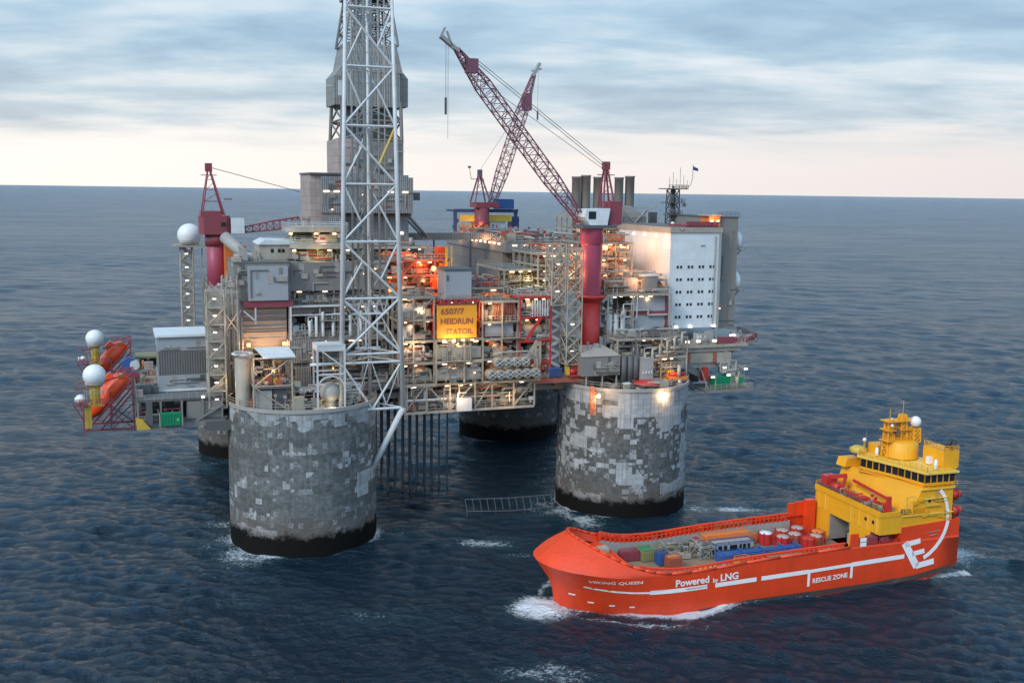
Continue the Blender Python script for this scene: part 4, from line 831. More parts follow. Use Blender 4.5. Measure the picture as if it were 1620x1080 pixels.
m = MB('white_steel'); m.path([(-37.5, -51, 37.9), (-31.2, -50.6, 37.9)], .34, 8); part('bracket', m, t)
# ================================================================ derrick
t = thing('drilling_derrick', 'tall drilling derrick clad in grey panels, standing behind the white lattice tower', 'derrick', (-15, 0, 52))
m = MB('pink_clad'); m.box(-30.4, -12, 56, -23.5, 2, 76.2); part('wall', m, t)
m = MB('grey_clad'); m.box(-23.4, -9, 60, -6, 8, 76.5); m.box(-27.8, -12.4, 60, -23.0, -9.1, 66.4); m.box(-28, -12.6, 67.4, -5.8, -9.2, 75.9); part('wall', m, t); dress(t, -28, -5.8, -12.6, 67.6, 75.8, 34, 11, ('mid_grey', 'light_grey', 'dark_grey', 'rust_red', 'pink_clad')); dress(t, -22.6, -6.8, -7.5, 76.6, 84.6, 20, 12)
m = MB('pink_clad'); m.box(-22.8, -7.6, 76.4, -18.4, 7.4, 84.8); m.use('mid_grey'); m.box(-18.3, -7.2, 76.5, -6.8, 7.4, 84.8); part('wall', m, t)
m = MB('dark_grey'); m.box(-24, -9.6, 66.6, -5.4, -9.05, 67.3); m.box(-30.6, -12.8, 76.25, -23, 2.2, 76.7)
m.use('rust_red'); m.box(-30.62, -10.5, 62, -30.42, -8.5, 65.5); m.box(-30.62, -5, 60, -30.42, -4, 64); m.use('cream'); [m.box(-31.2, -11.5 + i * 3, 66, -30.5, -9.8 + i * 3, 66.5) for i in range(4)]; part('trim', m, t)
m = MB('lamp_white'); [m.box(x, -12.9, 72.2, x + 1.3, -12.62, 72.6) for x in (-27.4, -25, -12, -8.4)]; m.box(-9, -9.4, 62.2, -7.4, -9.05, 62.8); part('lamp', m, t)
m = MB('mid_grey'); q = lambda x0, x1, y, z: [(x0, -y, z), (x1, -y, z), (x1, y, z), (x0, y, z)]
m.lattice(q(-22, -7.2, 7.2, 84.8), q(-21.6, -7.4, 6.8, 94), 2, .45, .25, 'X'); m.use('dark_grey'); m.box(-18.6, -5.5, 84.8, -8.2, 5.5, 94); m.bar((-20.5, -5, 84.8), (-20.5, -5, 94), .6); m.bar((-20.5, 0, 84.8), (-20.5, 0, 94), .6); part('lattice', m, t)
m = MB('derrick_clad')
m.box(-20.6, -7.2, 92.6, -7.6, 7.2, 100.6)
m.box(-23.2, -5.5, 92.9, -20.62, 5.5, 99.6); m.box(-7.58, -5.5, 92.9, -5.2, 5.5, 99.6)
m.add(q(-23.2, -20.62, 5.5, 99.62) + q(-21.3, -20.62, 4.6, 102), [(0, 1, 5, 4), (1, 2, 6, 5), (2, 3, 7, 6), (3, 0, 4, 7), (4, 5, 6, 7)])
m.add(q(-7.58, -5.2, 5.5, 99.62) + q(-7.58, -6.9, 4.6, 102), [(0, 1, 5, 4), (1, 2, 6, 5), (2, 3, 7, 6), (3, 0, 4, 7), (4, 5, 6, 7)])
m.add(q(-21.4, -6.9, 7.3, 100.62) + q(-20.2, -8.3, 6.3, 107.2), [(0, 1, 5, 4), (1, 2, 6, 5), (2, 3, 7, 6), (3, 0, 4, 7), (4, 5, 6, 7)])
part('windwall', m, t)
m = MB('white_steel'); m.box(-22.4, -5.62, 95, -21.4, -5.52, 98.6); m.path([(-24.6, -3, 97.4), (-23.2, -3, 97.4)], .15); part('hatch', m, t)
m = MB('light_grey'); m.use('mid_grey'); m.lattice(q(-20.6, -7.8, 6.0, 107.2), q(-18.6, -9.6, 4.2, 120), 4, .32, .15, 'X'); m.use('light_grey')
m.lattice(q(-17.5, -15.5, 2, 107.2), q(-16.5, -14.8, 2, 119), 5, .15, .1, 'X'); m.use('dark_grey'); [m.box(-17.6, -3, z, -16.8, -2, z + 1) for z in (109, 112, 115)]; m.lattice(q(-13.4, -11.2, 2, 107.2), q(-13.2, -11.6, 2, 119), 5, .15, .1, 'X'); part('lattice', m, t)
m = MB('mid_grey'); m.box(-19.8, -5, 118.2, -8.4, 5, 118.8); m.rail([(-19.8, 5, 118.8), (-19.8, -5, 118.8), (-8.4, -5, 118.8), (-8.4, 5, 118.8)], 1.2, 1.6, .12); m.use('dark_grey'); m.box(-16.5, -2, 118.8, -12, 2, 121); part('crown_platform', m, t)
m = MB('dark_grey'); m.bar((-5.8, -2, 71.3), (-2.6, -2, 71.5), .5, 1.0); m.box(-4.2, -3.4, 70.4, -1.6, -1.2, 72.3); m.bar((-4.6, -2, 70.4), (-4, -2, 68.6), .4); part('burner_box', m, t)
m = MB('mid_grey'); m.tube((-5.6, -2, 68), (.6, -2, 61.3), .42, n=8); m.tube((-5.6, -2, 66.6), (-.4, -2, 61.3), .3, n=8); part('stay', m, t)
t = module('derrick_base', 'grey substructure of walkways carrying the derrick', (-24, -20, 48.2, -5, 6, 59.8), [52, 56], 71, wall='mid_grey', depth=6, frame='light_grey', bay=4.5, diag=.3, kit=1.2, mats=('mid_grey', 'light_grey', 'dark_grey', 'rust_red'), lampn=.4, cat='derrick base')
t = thing('pipe_bridge', 'brown enclosed bridge running from the derrick base to the long shed', 'bridge', (5, 4, 60))
m = MB('brown_clad'); m.box(-5, 3, 60.2, 20.2, 6, 62); m.use('dark_grey'); m.bar((-3, 3.2, 58), (-3, 3.2, 60.2), .3); m.bar((4, 3.2, 48), (4, 3.2, 60.2), .4); m.bar((14, 3.2, 48), (14, 3.2, 60.2), .4); part('gallery', m, t)
# ================================================================ cranes
def boom(m, a, b, w, n, root=.25, tip=.8, side=Vector((0, 1, 0))):
    a, b = Vector(a), Vector(b); d = (b - a).normalized(); up = side.cross(d).normalized()
    def sec(f, s): c = a.lerp(b, f); return [c - side * s - up * s, c + side * s - up * s, c + side * s + up * s, c - side * s + up * s]
    h = w / 2; m.lattice(sec(0, h * .55), sec(root, h), max(2, int(n * root)), .17, .085, 'Z'); m.lattice(sec(root, h), sec(tip, h), int(n * (tip - root)), .17, .085, 'Z', nn=5); m.lattice(sec(tip, h), sec(1, h * .3), max(2, int(n * (1 - tip))), .17, .09, 'X'); return up
def aframe(m, c, top, s, z0):
    for dx in (-s, s):
        for dy in (-s, s): m.tube((c[0] + dx, c[1] + dy, z0), (top[0] + .25 * dx / s, top[1] + .4 * dy / s, top[2]), .24, n=6)
    for f in (.3, .55, .78):
        zz = z0 + (top[2] - z0) * f; r = s * (1 - f) + .3 * f; x = c[0] + (top[0] - c[0]) * f; y = c[1] + (top[1] - c[1]) * f
        for p, q_ in (((-r, -r), (r, -r)), ((r, -r), (r, r)), ((r, r), (-r, r)), ((-r, r), (-r, -r))): m.bar((x + p[0], y + p[1], zz), (x + q_[0], y + q_[1], zz), .16)
        m.bar((x - r, y - r, zz), (x + r * .8, y - r * .8, min(zz + 2.2, top[2])), .12)
t = thing('pedestal_crane', 'red pedestal crane right of the lattice towers, its long boom raised up to the left', 'crane', (30, -38, 30.5))
m = MB('bright_red'); m.tube((30, -38, 30.5), (30, -38, 47.6), 2.35, n=28); part('pedestal', m, t)
m = MB('bright_red'); m.lathe((30, -38, 47.6), [(2.4, 0), (3.3, 1.1), (3.5, 1.1), (3.5, 1.7), (2.6, 1.7)], 28); m.use('crane_pink'); m.tube((30, -38, 49.2), (30, -38, 61), 2.45, n=28, cap=False); m.lathe((30, -38, 61), [(2.45, 0), (2.75, .5), (2.75, 3.8)], 28); part('column', m, t)
m = MB('dark_grey'); m.box(26.4, -41.2, 64.85, 34.8, -34.8, 65.6); m.use('white_clad'); m.add([(26.6, -41.2, 67.4), (28, -41.2, 65.6), (32.4, -41.2, 65.6), (33, -41.2, 69.4), (27.2, -41.2, 69.2)] + [(26.6, -36, 67.4), (28, -36, 65.6), (32.4, -36, 65.6), (33, -36, 69.4), (27.2, -36, 69.2)], [(0, 1, 2, 3, 4), (9, 8, 7, 6, 5), (0, 5, 6, 1), (1, 6, 7, 2), (2, 7, 8, 3), (3, 8, 9, 4), (4, 9, 5, 0)]); part('cab', m, t)
m = MB('glass'); m.box(27.6, -41.3, 67, 29.4, -41.22, 68.7); part('window', m, t)
m = MB('crane_red'); m.box(33.2, -40.4, 65.7, 36.4, -35.6, 71); aframe(m, (33.6, -38), (33.1, -38, 78.5), 2.1, 65.6); m.box(32.4, -38.7, 78.2, 33.9, -37.3, 80); m.bar((31, -38, 77), (35.4, -38, 77), .25, .2); part('a_frame', m, t)
m = MB('mauve'); boom(m, (27.2, -38, 66.6), (-3, -38, 103), 3.0, 24); m.box(-.8, -39.2, 98.2, 1.6, -36.8, 101.2); part('boom', m, t)
m = MB('light_grey'); m.bar((-2.6, -38, 102.6), (-6.6, -38, 105.6), 1.6, .7); m.bar((-5.4, -38.6, 106.6), (-4, -38.6, 103), .4); m.bar((-6.8, -38, 105), (-5.6, -38, 107.4), .4); part('boom_head', m, t)
m = MB('dark_grey')
for y in (-39, -37): m.tube((33, y, 79), (1, y, 101.2), .07, n=4)
m.tube((-5.4, -38, 105), (-5.4, -38, 90.5), .05, n=4); m.tube((-4.9, -38, 105), (-4.9, -38, 84), .04, n=4); m.bar((-5.4, -38, 92.8), (-5.4, -38, 89.2), .4); m.tube((33, -38, 78), (-.5, -38, 98.5), .06, n=4); part('wire', m, t)
t = thing('pedestal_crane', 'red pedestal crane at the far left, its boom lowered level to the right', 'crane', (-49.4, 20, 44))
m = MB('crane_pink'); m.tube((-49.4, 20, 44), (-49.4, 20, 60.6), 2.3, n=24); m.use('crane_red'); m.tube((-49.4, 20, 58.2), (-49.4, 20, 61), 2.6, n=24); part('pedestal', m, t)
m = MB('crane_red'); m.prism([(-53.4, 19), (-52.4, 16.8), (-46.8, 16.8), (-45.8, 18), (-45.8, 23), (-53.4, 23)], 61.1, 65.8); m.box(-53, 17, 65.8, -48, 22.5, 67); part('machine_house', m, t)
m = MB('glass'); m.box(-48.2, 16.66, 63.2, -47, 16.78, 64.2); m.use('white_clad'); m.box(-45.7, 16.8, 61.4, -42.4, 19.4, 65.2); part('cab', m, t)
m = MB('crane_red'); aframe(m, (-49.9, 20), (-50.6, 20, 77.4), 2.7, 66); m.box(-51.5, 19.2, 76.9, -49.8, 20.8, 79); m.bar((-52.6, 20, 76), (-48.6, 20, 76), .25, .2); m.bar((-47, 20, 70), (-45, 20, 70), .3); part('a_frame', m, t)
m = MB('crane_red'); m.bar((-46, 20, 61.8), (-42.5, 20, 61.8), 1.6, .9); boom(m, (-43.5, 20, 62.0), (-8, 20, 67.4), 2.3, 22); part('boom', m, t)
m = MB('dark_grey'); [m.tube((-50.4, y, 78), (-12, y, 68), .06, n=4) for y in (19.4, 20.6)]; part('wire', m, t)
t = thing('pedestal_crane', 'purple-red crane behind the blue gantry, its boom raised steeply to the right', 'crane', (28.7, 38, 58))
m = MB('crane_red'); m.tube((28.9, 38, 58), (28.9, 38, 68), 2.2, n=20); m.box(26.4, 36, 68.05, 33.8, 42, 69.6); part('pedestal', m, t)
m = MB('mauve'); aframe(m, (28.9, 39.5), (28.6, 39.5, 77.6), 2.4, 69.6); m.use('dark_grey'); m.box(28, 39, 77.2, 29.3, 40, 79.2); m.bar((26, 39.5, 76.4), (30, 39.5, 76.4), .2); m.bar((26, 39.5, 76.4), (25.4, 39.5, 79.6), .12); m.box(25, 39.2, 79.6, 25.8, 39.8, 80.2); part('a_frame', m, t)
m = MB('mauve'); boom(m, (32.5, 40, 68.6), (45.6, 40, 107.6), 3.0, 22, tip=.7); m.box(42.4, 38.6, 97, 44.6, 41.4, 102); part('boom', m, t)
m = MB('light_grey'); m.bar((45.2, 40, 107), (47.4, 40, 111), 1.5, .8); m.bar((44.8, 40, 108.6), (48, 40, 109.4), .4); part('boom_head', m, t)
m = MB('dark_grey'); m.tube((28.6, 40, 78.6), (43, 40, 100), .05, n=4); m.tube((47, 40, 109), (47, 40, 94), .04, n=4); m.bar((47, 40, 97), (47, 40, 94.4), .4); part('wire', m, t)
# blue gantry with yellow beam
t = thing('blue_gantry', 'dark blue portal frame with a yellow beam behind the long shed', 'gantry', (30.5, 40, 60.2))
m = MB('dark_blue'); m.box(20.4, 38.4, 66.6, 40.6, 39.4, 67.6)
for x in (20.9, 40.0): m.bar((x, 39, 60.2), (x, 39, 66.6), .9); m.bar((x - .6, 39, 62), (x + .8, 39, 64.6), .8)
m.box(38.6, 38.6, 60.2, 41, 42, 65.4); m.box(20.3, 39.5, 66.8, 21.3, 46, 67.4); part('frame', m, t)
m = MB('yellow'); m.box(22, 37.9, 64.0, 38.4, 38.35, 65.9); part('beam', m, t)
m = MB('white_clad'); m.box(31.6, 38.6, 61.6, 36.6, 41, 64.0); m.use('orange_paint'); m.box(26.4, 38.4, 62.2, 31.4, 41, 64.0); m.use('light_grey'); m.box(22.4, 38.6, 60.4, 26, 40, 63.2); m.use('dark_grey'); m.box(30, 37.6, 60.3, 36, 38.5, 61.4); part('cabin', m, t)
light(t, (28, 36, 63), 900, (1, .5, .2)); light(t, (24, 34, 61.5), 500, (1, .5, .25))
m = MB('rust_red'); small_kit(m, random.Random(9), (21, 30, 60.3, 32, 37, 62), 30, ('orange_paint', 'rust_red', 'cream', 'pink_clad'), 3); part('equipment', m, t)
t = thing('container', 'blue ribbed container standing on the blue gantry', 'container', (36, 39, 67.7))
m = MB('blue'); m.box(33.2, 37.6, 67.7, 38.6, 40.2, 70.4); [m.box(33.3 + i * 1.05, 37.35, 67.75, 33.6 + i * 1.05, 37.58, 70.35) for i in range(6)]; part('body', m, t); m = MB('dark_blue'); m.box(33, 37.5, 70.42, 38.8, 40.3, 70.6); part('roof', m, t)
# ================================================================ exhaust stacks and flank
for i, (x, z1, r) in enumerate(((44.4, 77.2, 1.25), (47.2, 77.6, 1.3), (50.8, 77.2, 1.25), (57.2, 77.2, 1.25), (60.5, 77.6, 1.3))):
    t = thing('exhaust_stack', ('leftmost of the grey exhaust stacks, left of the crane mast', 'second grey exhaust stack from the left, the taller of the first pair', 'grey exhaust stack partly hidden by the red crane frame', 'grey exhaust stack just right of the red crane frame', 'rightmost grey exhaust stack')[i], 'exhaust stack', (x, 4, 60), 'row of exhaust stacks')
    m = MB('light_grey'); m.lathe((x, 4, 60), [(r, 0), (r, z1 - 60 - .4), (r + .12, z1 - 60 - .4), (r + .12, z1 - 60)], 20); part('shaft', m, t)
    m = MB('black'); m.lathe((x, 4, z1), [(r + .12, 0), (r * .85, 0), (r * .8, -1.2), (.02, -1.3)], 20); part('mouth', m, t)
t = module('turbine_module', 'tangle of grey casings and pink steelwork round the exhaust stacks', (40.4, -6, 60.2, 52.2, 8, 66.6), [63.4], 81, wall='mid_grey', depth=5, kit=1.5, bay=3, diag=.5, mats=('pink_clad', 'light_grey', 'cream', 'rust_red'), lamps='lamp_warm')
light(t, (43, -8, 63), 500, (1, .5, .3))
t = thing('duct_casing', 'grey conical casing in a braced frame right of the crane mast', 'casing', (59, 0, 61))
m = MB('mid_grey'); m.prism([(55.5, -2), (62.8, -2), (62.8, 6), (55.5, 6)], 61, 66.5); m.add([(55.5, -2, 66.52), (62.8, -2, 66.52), (62.8, 6, 66.52), (55.5, 6, 66.52), (58, 2, 69.5), (60, 2, 69.5)], [(0, 1, 5, 4), (1, 2, 5), (2, 3, 4, 5), (3, 0, 4)]); part('casing', m, t)
m = MB('light_grey'); m.lattice([(55.2, -2.4, 61), (63, -2.4, 61), (63, 6.3, 61), (55.2, 6.3, 61)], [(55.2, -2.4, 69), (63, -2.4, 69), (63, 6.3, 69), (55.2, 6.3, 69)], 1, .2, .16, 'X'); part('frame', m, t)
m = MB('dark_grey'); m.box(65.4, 0, 60, 67.2, 2, 67.8); m.tube((69.6, 0, 60), (69.6, 0, 63.6), 1.6, n=12); part('vent', m, t)
t = thing('upper_module', 'long orange-lit module under the exhaust stacks, in shade beside the white block', 'platform module', (46, 4, 49))
m = MB('brown_clad'); m.box(40.6, -11.8, 48, 66, 30, 60); part('wall', m, t); m = MB('deck_grey'); m.box(40.4, -12, 60.02, 66.4, 30, 60.18); part('roof', m, t)
rg = random.Random(17); m = MB(); small_kit(m, rg, (52, -11, 60.2, 65.5, -3, 62), 26, ('yellow', 'cream', 'rust_red', 'orange_paint', 'light_grey'), 2.6); part('roof_equipment', m, t)
m = MB('lamp_warm'); [m.box(x, -12.3, 61, x + .6, -11.9, 61.5) for x in (44, 49, 53.5, 57, 60)]; part('lamp', m, t); light(t, (55, -13, 61.8), 600, (1, .62, .28)); light(t, (60, -10, 62.5), 400, (1, .62, .28))
# ================================================================ accommodation block
t = thing('accommodation_block', 'tall white living-quarters block with rows of small dark paired windows', 'building', (59, -20, 40.2))
m = MB('white_clad'); m.box(52.3, -35, 40.3, 66.3, -4, 63.6); part('wall', m, t)
m = MB('cream'); m.box(52.0, -35.3, 63.62, 66.6, -3.8, 64.9); part('parapet', m, t)
m = MB('deck_grey'); m.box(52.4, -34.9, 64.92, 66.2, -4.2, 65.0); part('roof', m, t)
m = MB('crane_red')
for i in range(9): m.box(56.6 + i * 1.0, -35.2, 65.02, 57.3 + i * 1.0, -34.9, 66.2)
m.box(56.4, -35.25, 65.9, 65.8, -34.85, 66.3); m.box(56.4, -34.8, 65.02, 65.6, -26, 65.5); part('roof_fence', m, t)
m = MB('rust_red'); m.lathe((55.2, -35.32, 64.2), [(.01, 0)], 4) if False else None; m.bar((54.4, -35.34, 64.5), (55.2, -35.34, 63.9), .05, .22); m.bar((55.2, -35.34, 63.9), (56, -35.34, 64.5), .05, .22); part('emblem', m, t)
for r in range(5):
    for c in range(4):
        x = 54.2 + c * 3.05; z = 55.0 - r * 3.06
        for dx in (0, .95):
            m = MB('light_grey'); m.box(x + dx - .07, -35.06, z - .07, x + dx + .57, -35.003, z + .67); w_ = part('window', m, t)
            m = MB('glass'); m.box(x + dx, -35.09, z, x + dx + .5, -35.065, z + .6); m2 = part('pane', m, w_)
m = MB('light_grey'); m.tube((64.6, -35.3, 63), (64.6, -35.3, 41), .13, n=6); m.box(60.6, -35.2, 60.4, 61.8, -35.02, 60.65); m.box(65.7, -35.25, 40.3, 66.35, -35.02, 63.5); part('drain_pipe', m, t)
m = MB('lamp_warm')
for y in (-33.2, -28, -22, -16): m.box(51.9, y, 62.4, 52.25, y + .7, 62.8)
m.use('lamp_white'); [m.box(x, -35.5, 40.4, x + .9, -35.1, 40.8) for x in (54, 58, 64.6)]; part('lamp', m, t)
for p, e in (((48.6, -33, 61.2), 560), ((48.6, -26, 60.6), 480), ((48.6, -19, 60), 420), ((49, -30, 55), 330)): light(t, p, e, (1, .46, .19), .5)
t = thing('service_tower', 'dark grey windowless tower joined to the right side of the white block', 'building', (69.5, -28, 40))
m = MB('mid_grey'); m.box(66.62, -33, 39.6, 72.3, -8, 67.2); part('wall', m, t); m = MB('dark_grey'); m.box(66.4, -33.2, 67.22, 72.5, -7.8, 67.5); m.rail([(66.5, -33, 67.5), (72.4, -33, 67.5)], 1.1, 1.2, .09); m.use('orange_paint'); m.box(63.2, -34, 65.05, 66.5, -30, 67.6); m.use('cream'); m.box(62.5, -34.2, 67.65, 67, -29.8, 67.9); part('roof', m, t)
m = MB('lamp_warm'); m.box(63.6, -34.3, 66, 64.4, -34.02, 66.6); m.box(65.4, -34.3, 66, 66, -34.02, 66.6); part('lamp', m, t); dress(t, 66.8, 72.2, -33, 40, 66.8, 12, 15, ('mid_grey', 'light_grey', 'mid_grey')); light(t, (64.6, -35.4, 67.2), 160, (1, .55, .25), .2)
for i, (z, lab) in enumerate(((59.6, 'upper of two white capsule-shaped domes on the right edge of the grey tower'), (49.4, 'lower of two white capsule-shaped domes on the right edge of the grey tower'))):
    t = thing('capsule_dome', lab, 'radome', (74, -18, z)); m = MB('radome'); m.lathe((73.6, -31, z), [(0.2, -.3), (1.05, 0), (1.1, 2.2), (.95, 3.1), (.55, 3.9), (.03, 4.3)], 20); part('dome', m, t)
    m = MB('mid_grey'); m.box(72.32, -32.4, z - .7, 75.2, -29.6, z - .4); m.bar((72.4, -31, z - 2.6), (74.6, -31, z - .7), .2); m.rail([(72.5, -32.3, z - .4), (75.1, -32.3, z - .4)], 1, 1.2, .07, 2); part('platform', m, t)
# ================================================================ radio mast
t = thing('radio_mast', 'dark radio mast with aerials and a small flag on the roof of the white block', 'mast', (66.5, -10, 60.2))
m = MB('dark_grey'); q = lambda s, z: [(66.4 - s, -10 - s, z), (66.4 + s, -10 - s, z), (66.4 + s, -10 + s, z), (66.4 - s, -10 + s, z)]
m.lattice(q(1.5, 60.2), q(1.2, 74), 5, .16, .1, 'X')
for z, s in ((74.2, 2.9), (70.6, 2.3), (67.4, 1.9)): m.box(66.4 - s, -10 - s, z - .12, 66.4 + s, -10 + s, z + .12); m.rail([(66.4 - s, -10 - s, z), (66.4 + s, -10 - s, z), (66.4 + s, -10 + s, z)], 1.0, .9, .09, 2)
m.bar((66.4, -10, 60.2), (66.4, -10, 75), .5); part('lattice', m, t)
m = MB('mid_grey'); rg = random.Random(6)
for i, h in enumerate((3, 4.2, 2.4, 5.5, 3.4, 2.2)): x = 63.8 + i * 1.05; m.bar((x, -12.6, 74.3), (x, -12.6, 74.3 + h), .09)
m.path([(69, -12, 74.4), (70.4, -12, 75.2), (71, -12, 77), (71, -12, 80.6)], .09, 4); part('aerial', m, t)
m = MB('dark_grey'); [m.tube((x, -12.8, z), (x, -13.2, z), .5, n=10) for x, z in ((64.8, 68.5), (68.2, 70), (64.6, 72.2), (68.3, 66.4))]; part('dish', m, t); m = MB('radome'); m.sphere((65, -12.8, 65), .6, 12); part('dome', m, t)
m = MB('dark_blue'); m.add([(71.06, -12, 80.2), (72.6, -12, 79.6), (72.6, -12.05, 78.9), (71.06, -12, 79.2), (71.06, -11.96, 80.2), (72.6, -11.96, 79.6), (72.6, -11.98, 78.9), (71.06, -11.96, 79.2)], [(3, 2, 1, 0), (4, 5, 6, 7), (0, 1, 5, 4), (1, 2, 6, 5), (2, 3, 7, 6)]); part('flag', m, t)
# ================================================================ right overhanging deck
t = thing('overhang_deck', 'cream overhanging deck with deep girders below the white block', 'deck', (64, -30, 36))
m = MB('cream'); m.prism([(49.6, -40), (72, -40), (79.5, -33), (82, -20), (82, -2), (49.6, -2)], 36.0, 36.7); part('deck_plate', m, t)
m = MB('cream'); m.box(51, -39.4, 34.9, 70.6, -38.8, 35.95); m.box(51, -39.2, 32.2, 68, -38.9, 34.6); m.use('rust_red'); [m.box(x, -39.5, 32.2, x + .8, -39.25, 34.7) for x in (55.5, 62.8)]; m.use('light_grey'); m.box(51, -38.6, 30.8, 66.5, -30, 35.9); part('girder', m, t)
m = MB('mid_grey')
for x, y in ((70.5, -38.6), (74.5, -34), (77.8, -30)): m.bar((x, y, 35.9), (66.5, -36, 31), .3); m.bar((x, y, 35.9), (x - 3, y + 6, 31), .2)
part('strut', m, t)
m = MB('cream'); m.rail([(49.7, -39.9, 36.7), (63.2, -39.9, 36.7)], 1.2, 1.5, .09); part('railing', m, t)
m = MB('crane_red')
P_ = [(63.4, -39.8, 36.7), (71.8, -39.8, 36.7), (79.3, -32.9, 36.7), (81.8, -20, 36.7)]; m.rail(P_, 1.3, 1.1, .12); m.box(63.4, -39.9, 36.75, 68.2, -39.7, 38.4); part('red_fence', m, t)
rg = random.Random(20); m = MB(); small_kit(m, rg, (52, -39, 36.7, 64, -35.6, 38), 26, ('cream', 'light_grey', 'mid_grey', 'white_steel'), 3); small_kit(m, rg, (68, -37.5, 36.7, 76, -32, 38), 16, ('crane_red', 'pink_clad', 'light_grey'), 1.6); part('equipment', m, t)
m = MB('lamp_white'); [m.box(x, -40.3, 37.4, x + 1, -40, 37.9) for x in (54.5, 57.5, 62)]; m.box(67, -40, 38.6, 68.4, -39.6, 39); part('lamp', m, t)
t = thing('diagonal_brace', 'thick grey slanting brace under the overhanging deck on the right', 'brace', (60, -30, 28))
m = MB('mid_grey'); m.bar((55.5, -38, 31.2), (67.5, -38, 25.6), 1.2, 1.5); m.use('dark_grey'); m.box(53.8, -30, 25.6, 64.5, -14, 30.6); m.bar((53.5, -38, 30.5), (58.5, -38, 25.6), 1, 1.2); part('brace', m, t)
t = thing('lower_platform', 'small cluttered lower platform at the far right holding the green container', 'platform', (66, -40, 25.8))
m = MB('mid_grey'); m.box(59, -42.6, 25.6, 72.6, -34, 25.95); m.bar((59, -42.5, 25.5), (72.6, -42.5, 25.5), .4); part('deck_plate', m, t); m = MB('cream'); m.rail([(59, -42.5, 25.95), (72.5, -42.5, 25.95), (72.5, -34, 25.95)], 1.2, 1.5, .09); [m.bar((x, -42.2, 26), (x - .6, -39, 31.2), .22) for x in (60, 66.8, 70.4)]; part('frame', m, t)
rg = random.Random(23); m = MB(); small_kit(m, rg, (66.8, -41.6, 26, 71.8, -36, 28), 22, ('cream', 'olive', 'light_grey', 'green', 'pipe_steel'), 4); run_pipes(m, rg, (64, -41, 28, 71, -36, 32.4), 16, mats=('cream', 'olive', 'light_grey')); m.use('bright_red'); m.box(59.8, -39.8, 27.8, 61.4, -38.4, 31); part('equipment', m, t)
m = MB('lamp_white'); [m.box(x, -42.9, z, x + .9, -42.6, z + .35) for x, z in ((60.4, 29), (63.6, 31.2), (64.8, 29.3), (69.6, 30.6))]; part('lamp', m, t)
def green_box(label, x0, y0, z0, x1, y1, z1):
    t = thing('green_container', label, 'container', ((x0 + x1) / 2, (y0 + y1) / 2, z0)); m = MB('green'); m.box(x0, y0, z0, x1, y1, z1); n = int((x1 - x0) / .55)
    [m.box(x0 + .1 + i * .55, y0 - .12, z0 + .15, x0 + .38 + i * .55, y0 - .01, z1 - .15) for i in range(n)]; part('body', m, t)
    m = MB('cream'); m.bar((x0 - .1, y0 - .1, z0), (x0 - .1, y0 - .1, z1 + .2), .2); m.bar((x1 + .1, y0 - .1, z0), (x1 + .1, y0 - .1, z1 + .1), .15); part('post', m, t)
green_box('bright green container on the lower platform at the far right', 62, -42.2, 26.0, 66.2, -39.6, 29)
# ================================================================ left stair tower, radome tower
t = thing('stair_tower', 'cream lattice stair tower at the left edge, beside the grey ribbed box', 'stair tower', (-54, -42, 29))
m = MB('cream'); m.lattice([(-56.6, -43.5, 28.6), (-53.2, -43.5, 28.6), (-53.2, -39.5, 28.6), (-56.6, -39.5, 28.6)], [(-56.6, -43.5, 52.4), (-53.2, -43.5, 52.4), (-53.2, -39.5, 52.4), (-56.6, -39.5, 52.4)], 7, .2, .12, 'Z'); m.bar((-50.6, -42, 41), (-50.6, -42, 52.4), .3); m.bar((-53.2, -43.5, 52.2), (-50.4, -43.5, 52.2), .3); m.bar((-53.2, -43, 44), (-50.6, -43, 48), .2); m.bar((-50.6, -43, 44), (-53.2, -43, 48), .2); part('frame', m, t)
m = MB('cream')
for i in range(7): z = 28.8 + i * 3.4; m.bar((-56.2, -42.6, z), (-53.6, -42.6, z + 1.7), .3, .9); m.bar((-53.6, -41, z + 1.7), (-56.2, -41, z + 3.4), .3, .9); m.box(-56.4, -43.3, z - .1, -53.4, -39.7, z)
part('stair', m, t)
m = MB('lamp_white'); [m.box(-55.5, -43.7, 30.4 + i * 3.4, -54.8, -43.52, 30.62 + i * 3.4) for i in range(7)]; part('lamp', m, t); light(t, (-53, -45, 34), 160, (1, .7, .35)); light(t, (-52, -45, 46), 200, (1, .6, .35))
t = thing('pipe_stack', 'pink-grey vertical pipes and ducts between the stair tower and the nearest leg modules', 'pipework', (-51.5, -38, 31))
rg = random.Random(44); m = MB()
for i in range(9): m.use(rg.choice(('cream', 'pink_clad', 'light_grey', 'brown_clad'))); x = -53 + i * .45; y = -39 + rg.uniform(0, 3); m.tube((x, y, 31), (x, y, rg.uniform(44, 54)), rg.uniform(.18, .5), n=8)
run_pipes(m, rg, (-53, -41, 31, -49.8, -36, 55), 24, mats=('cream', 'pink_clad', 'light_grey')); part('pipework', m, t)
t = thing('radome_tower', 'cream lattice tower with lamps carrying the big white radome at the far left', 'lattice tower', (-55, 30, 29))
m = MB('cream'); m.lattice([(-57.6, 28, 29), (-54.6, 28, 29), (-54.6, 32, 29), (-57.6, 32, 29)], [(-57.6, 28, 57.4), (-54.6, 28, 57.4), (-54.6, 32, 57.4), (-57.6, 32, 57.4)], 8, .22, .13, 'Z'); m.bar((-52.2, 29, 44), (-52.2, 29, 57), .3); m.box(-59.4, 27, 57.4, -49.6, 33, 57.9); m.rail([(-59.4, 27.1, 57.9), (-49.6, 27.1, 57.9)], 1.1, 1.4, .09); part('frame', m, t)
m = MB('light_grey')
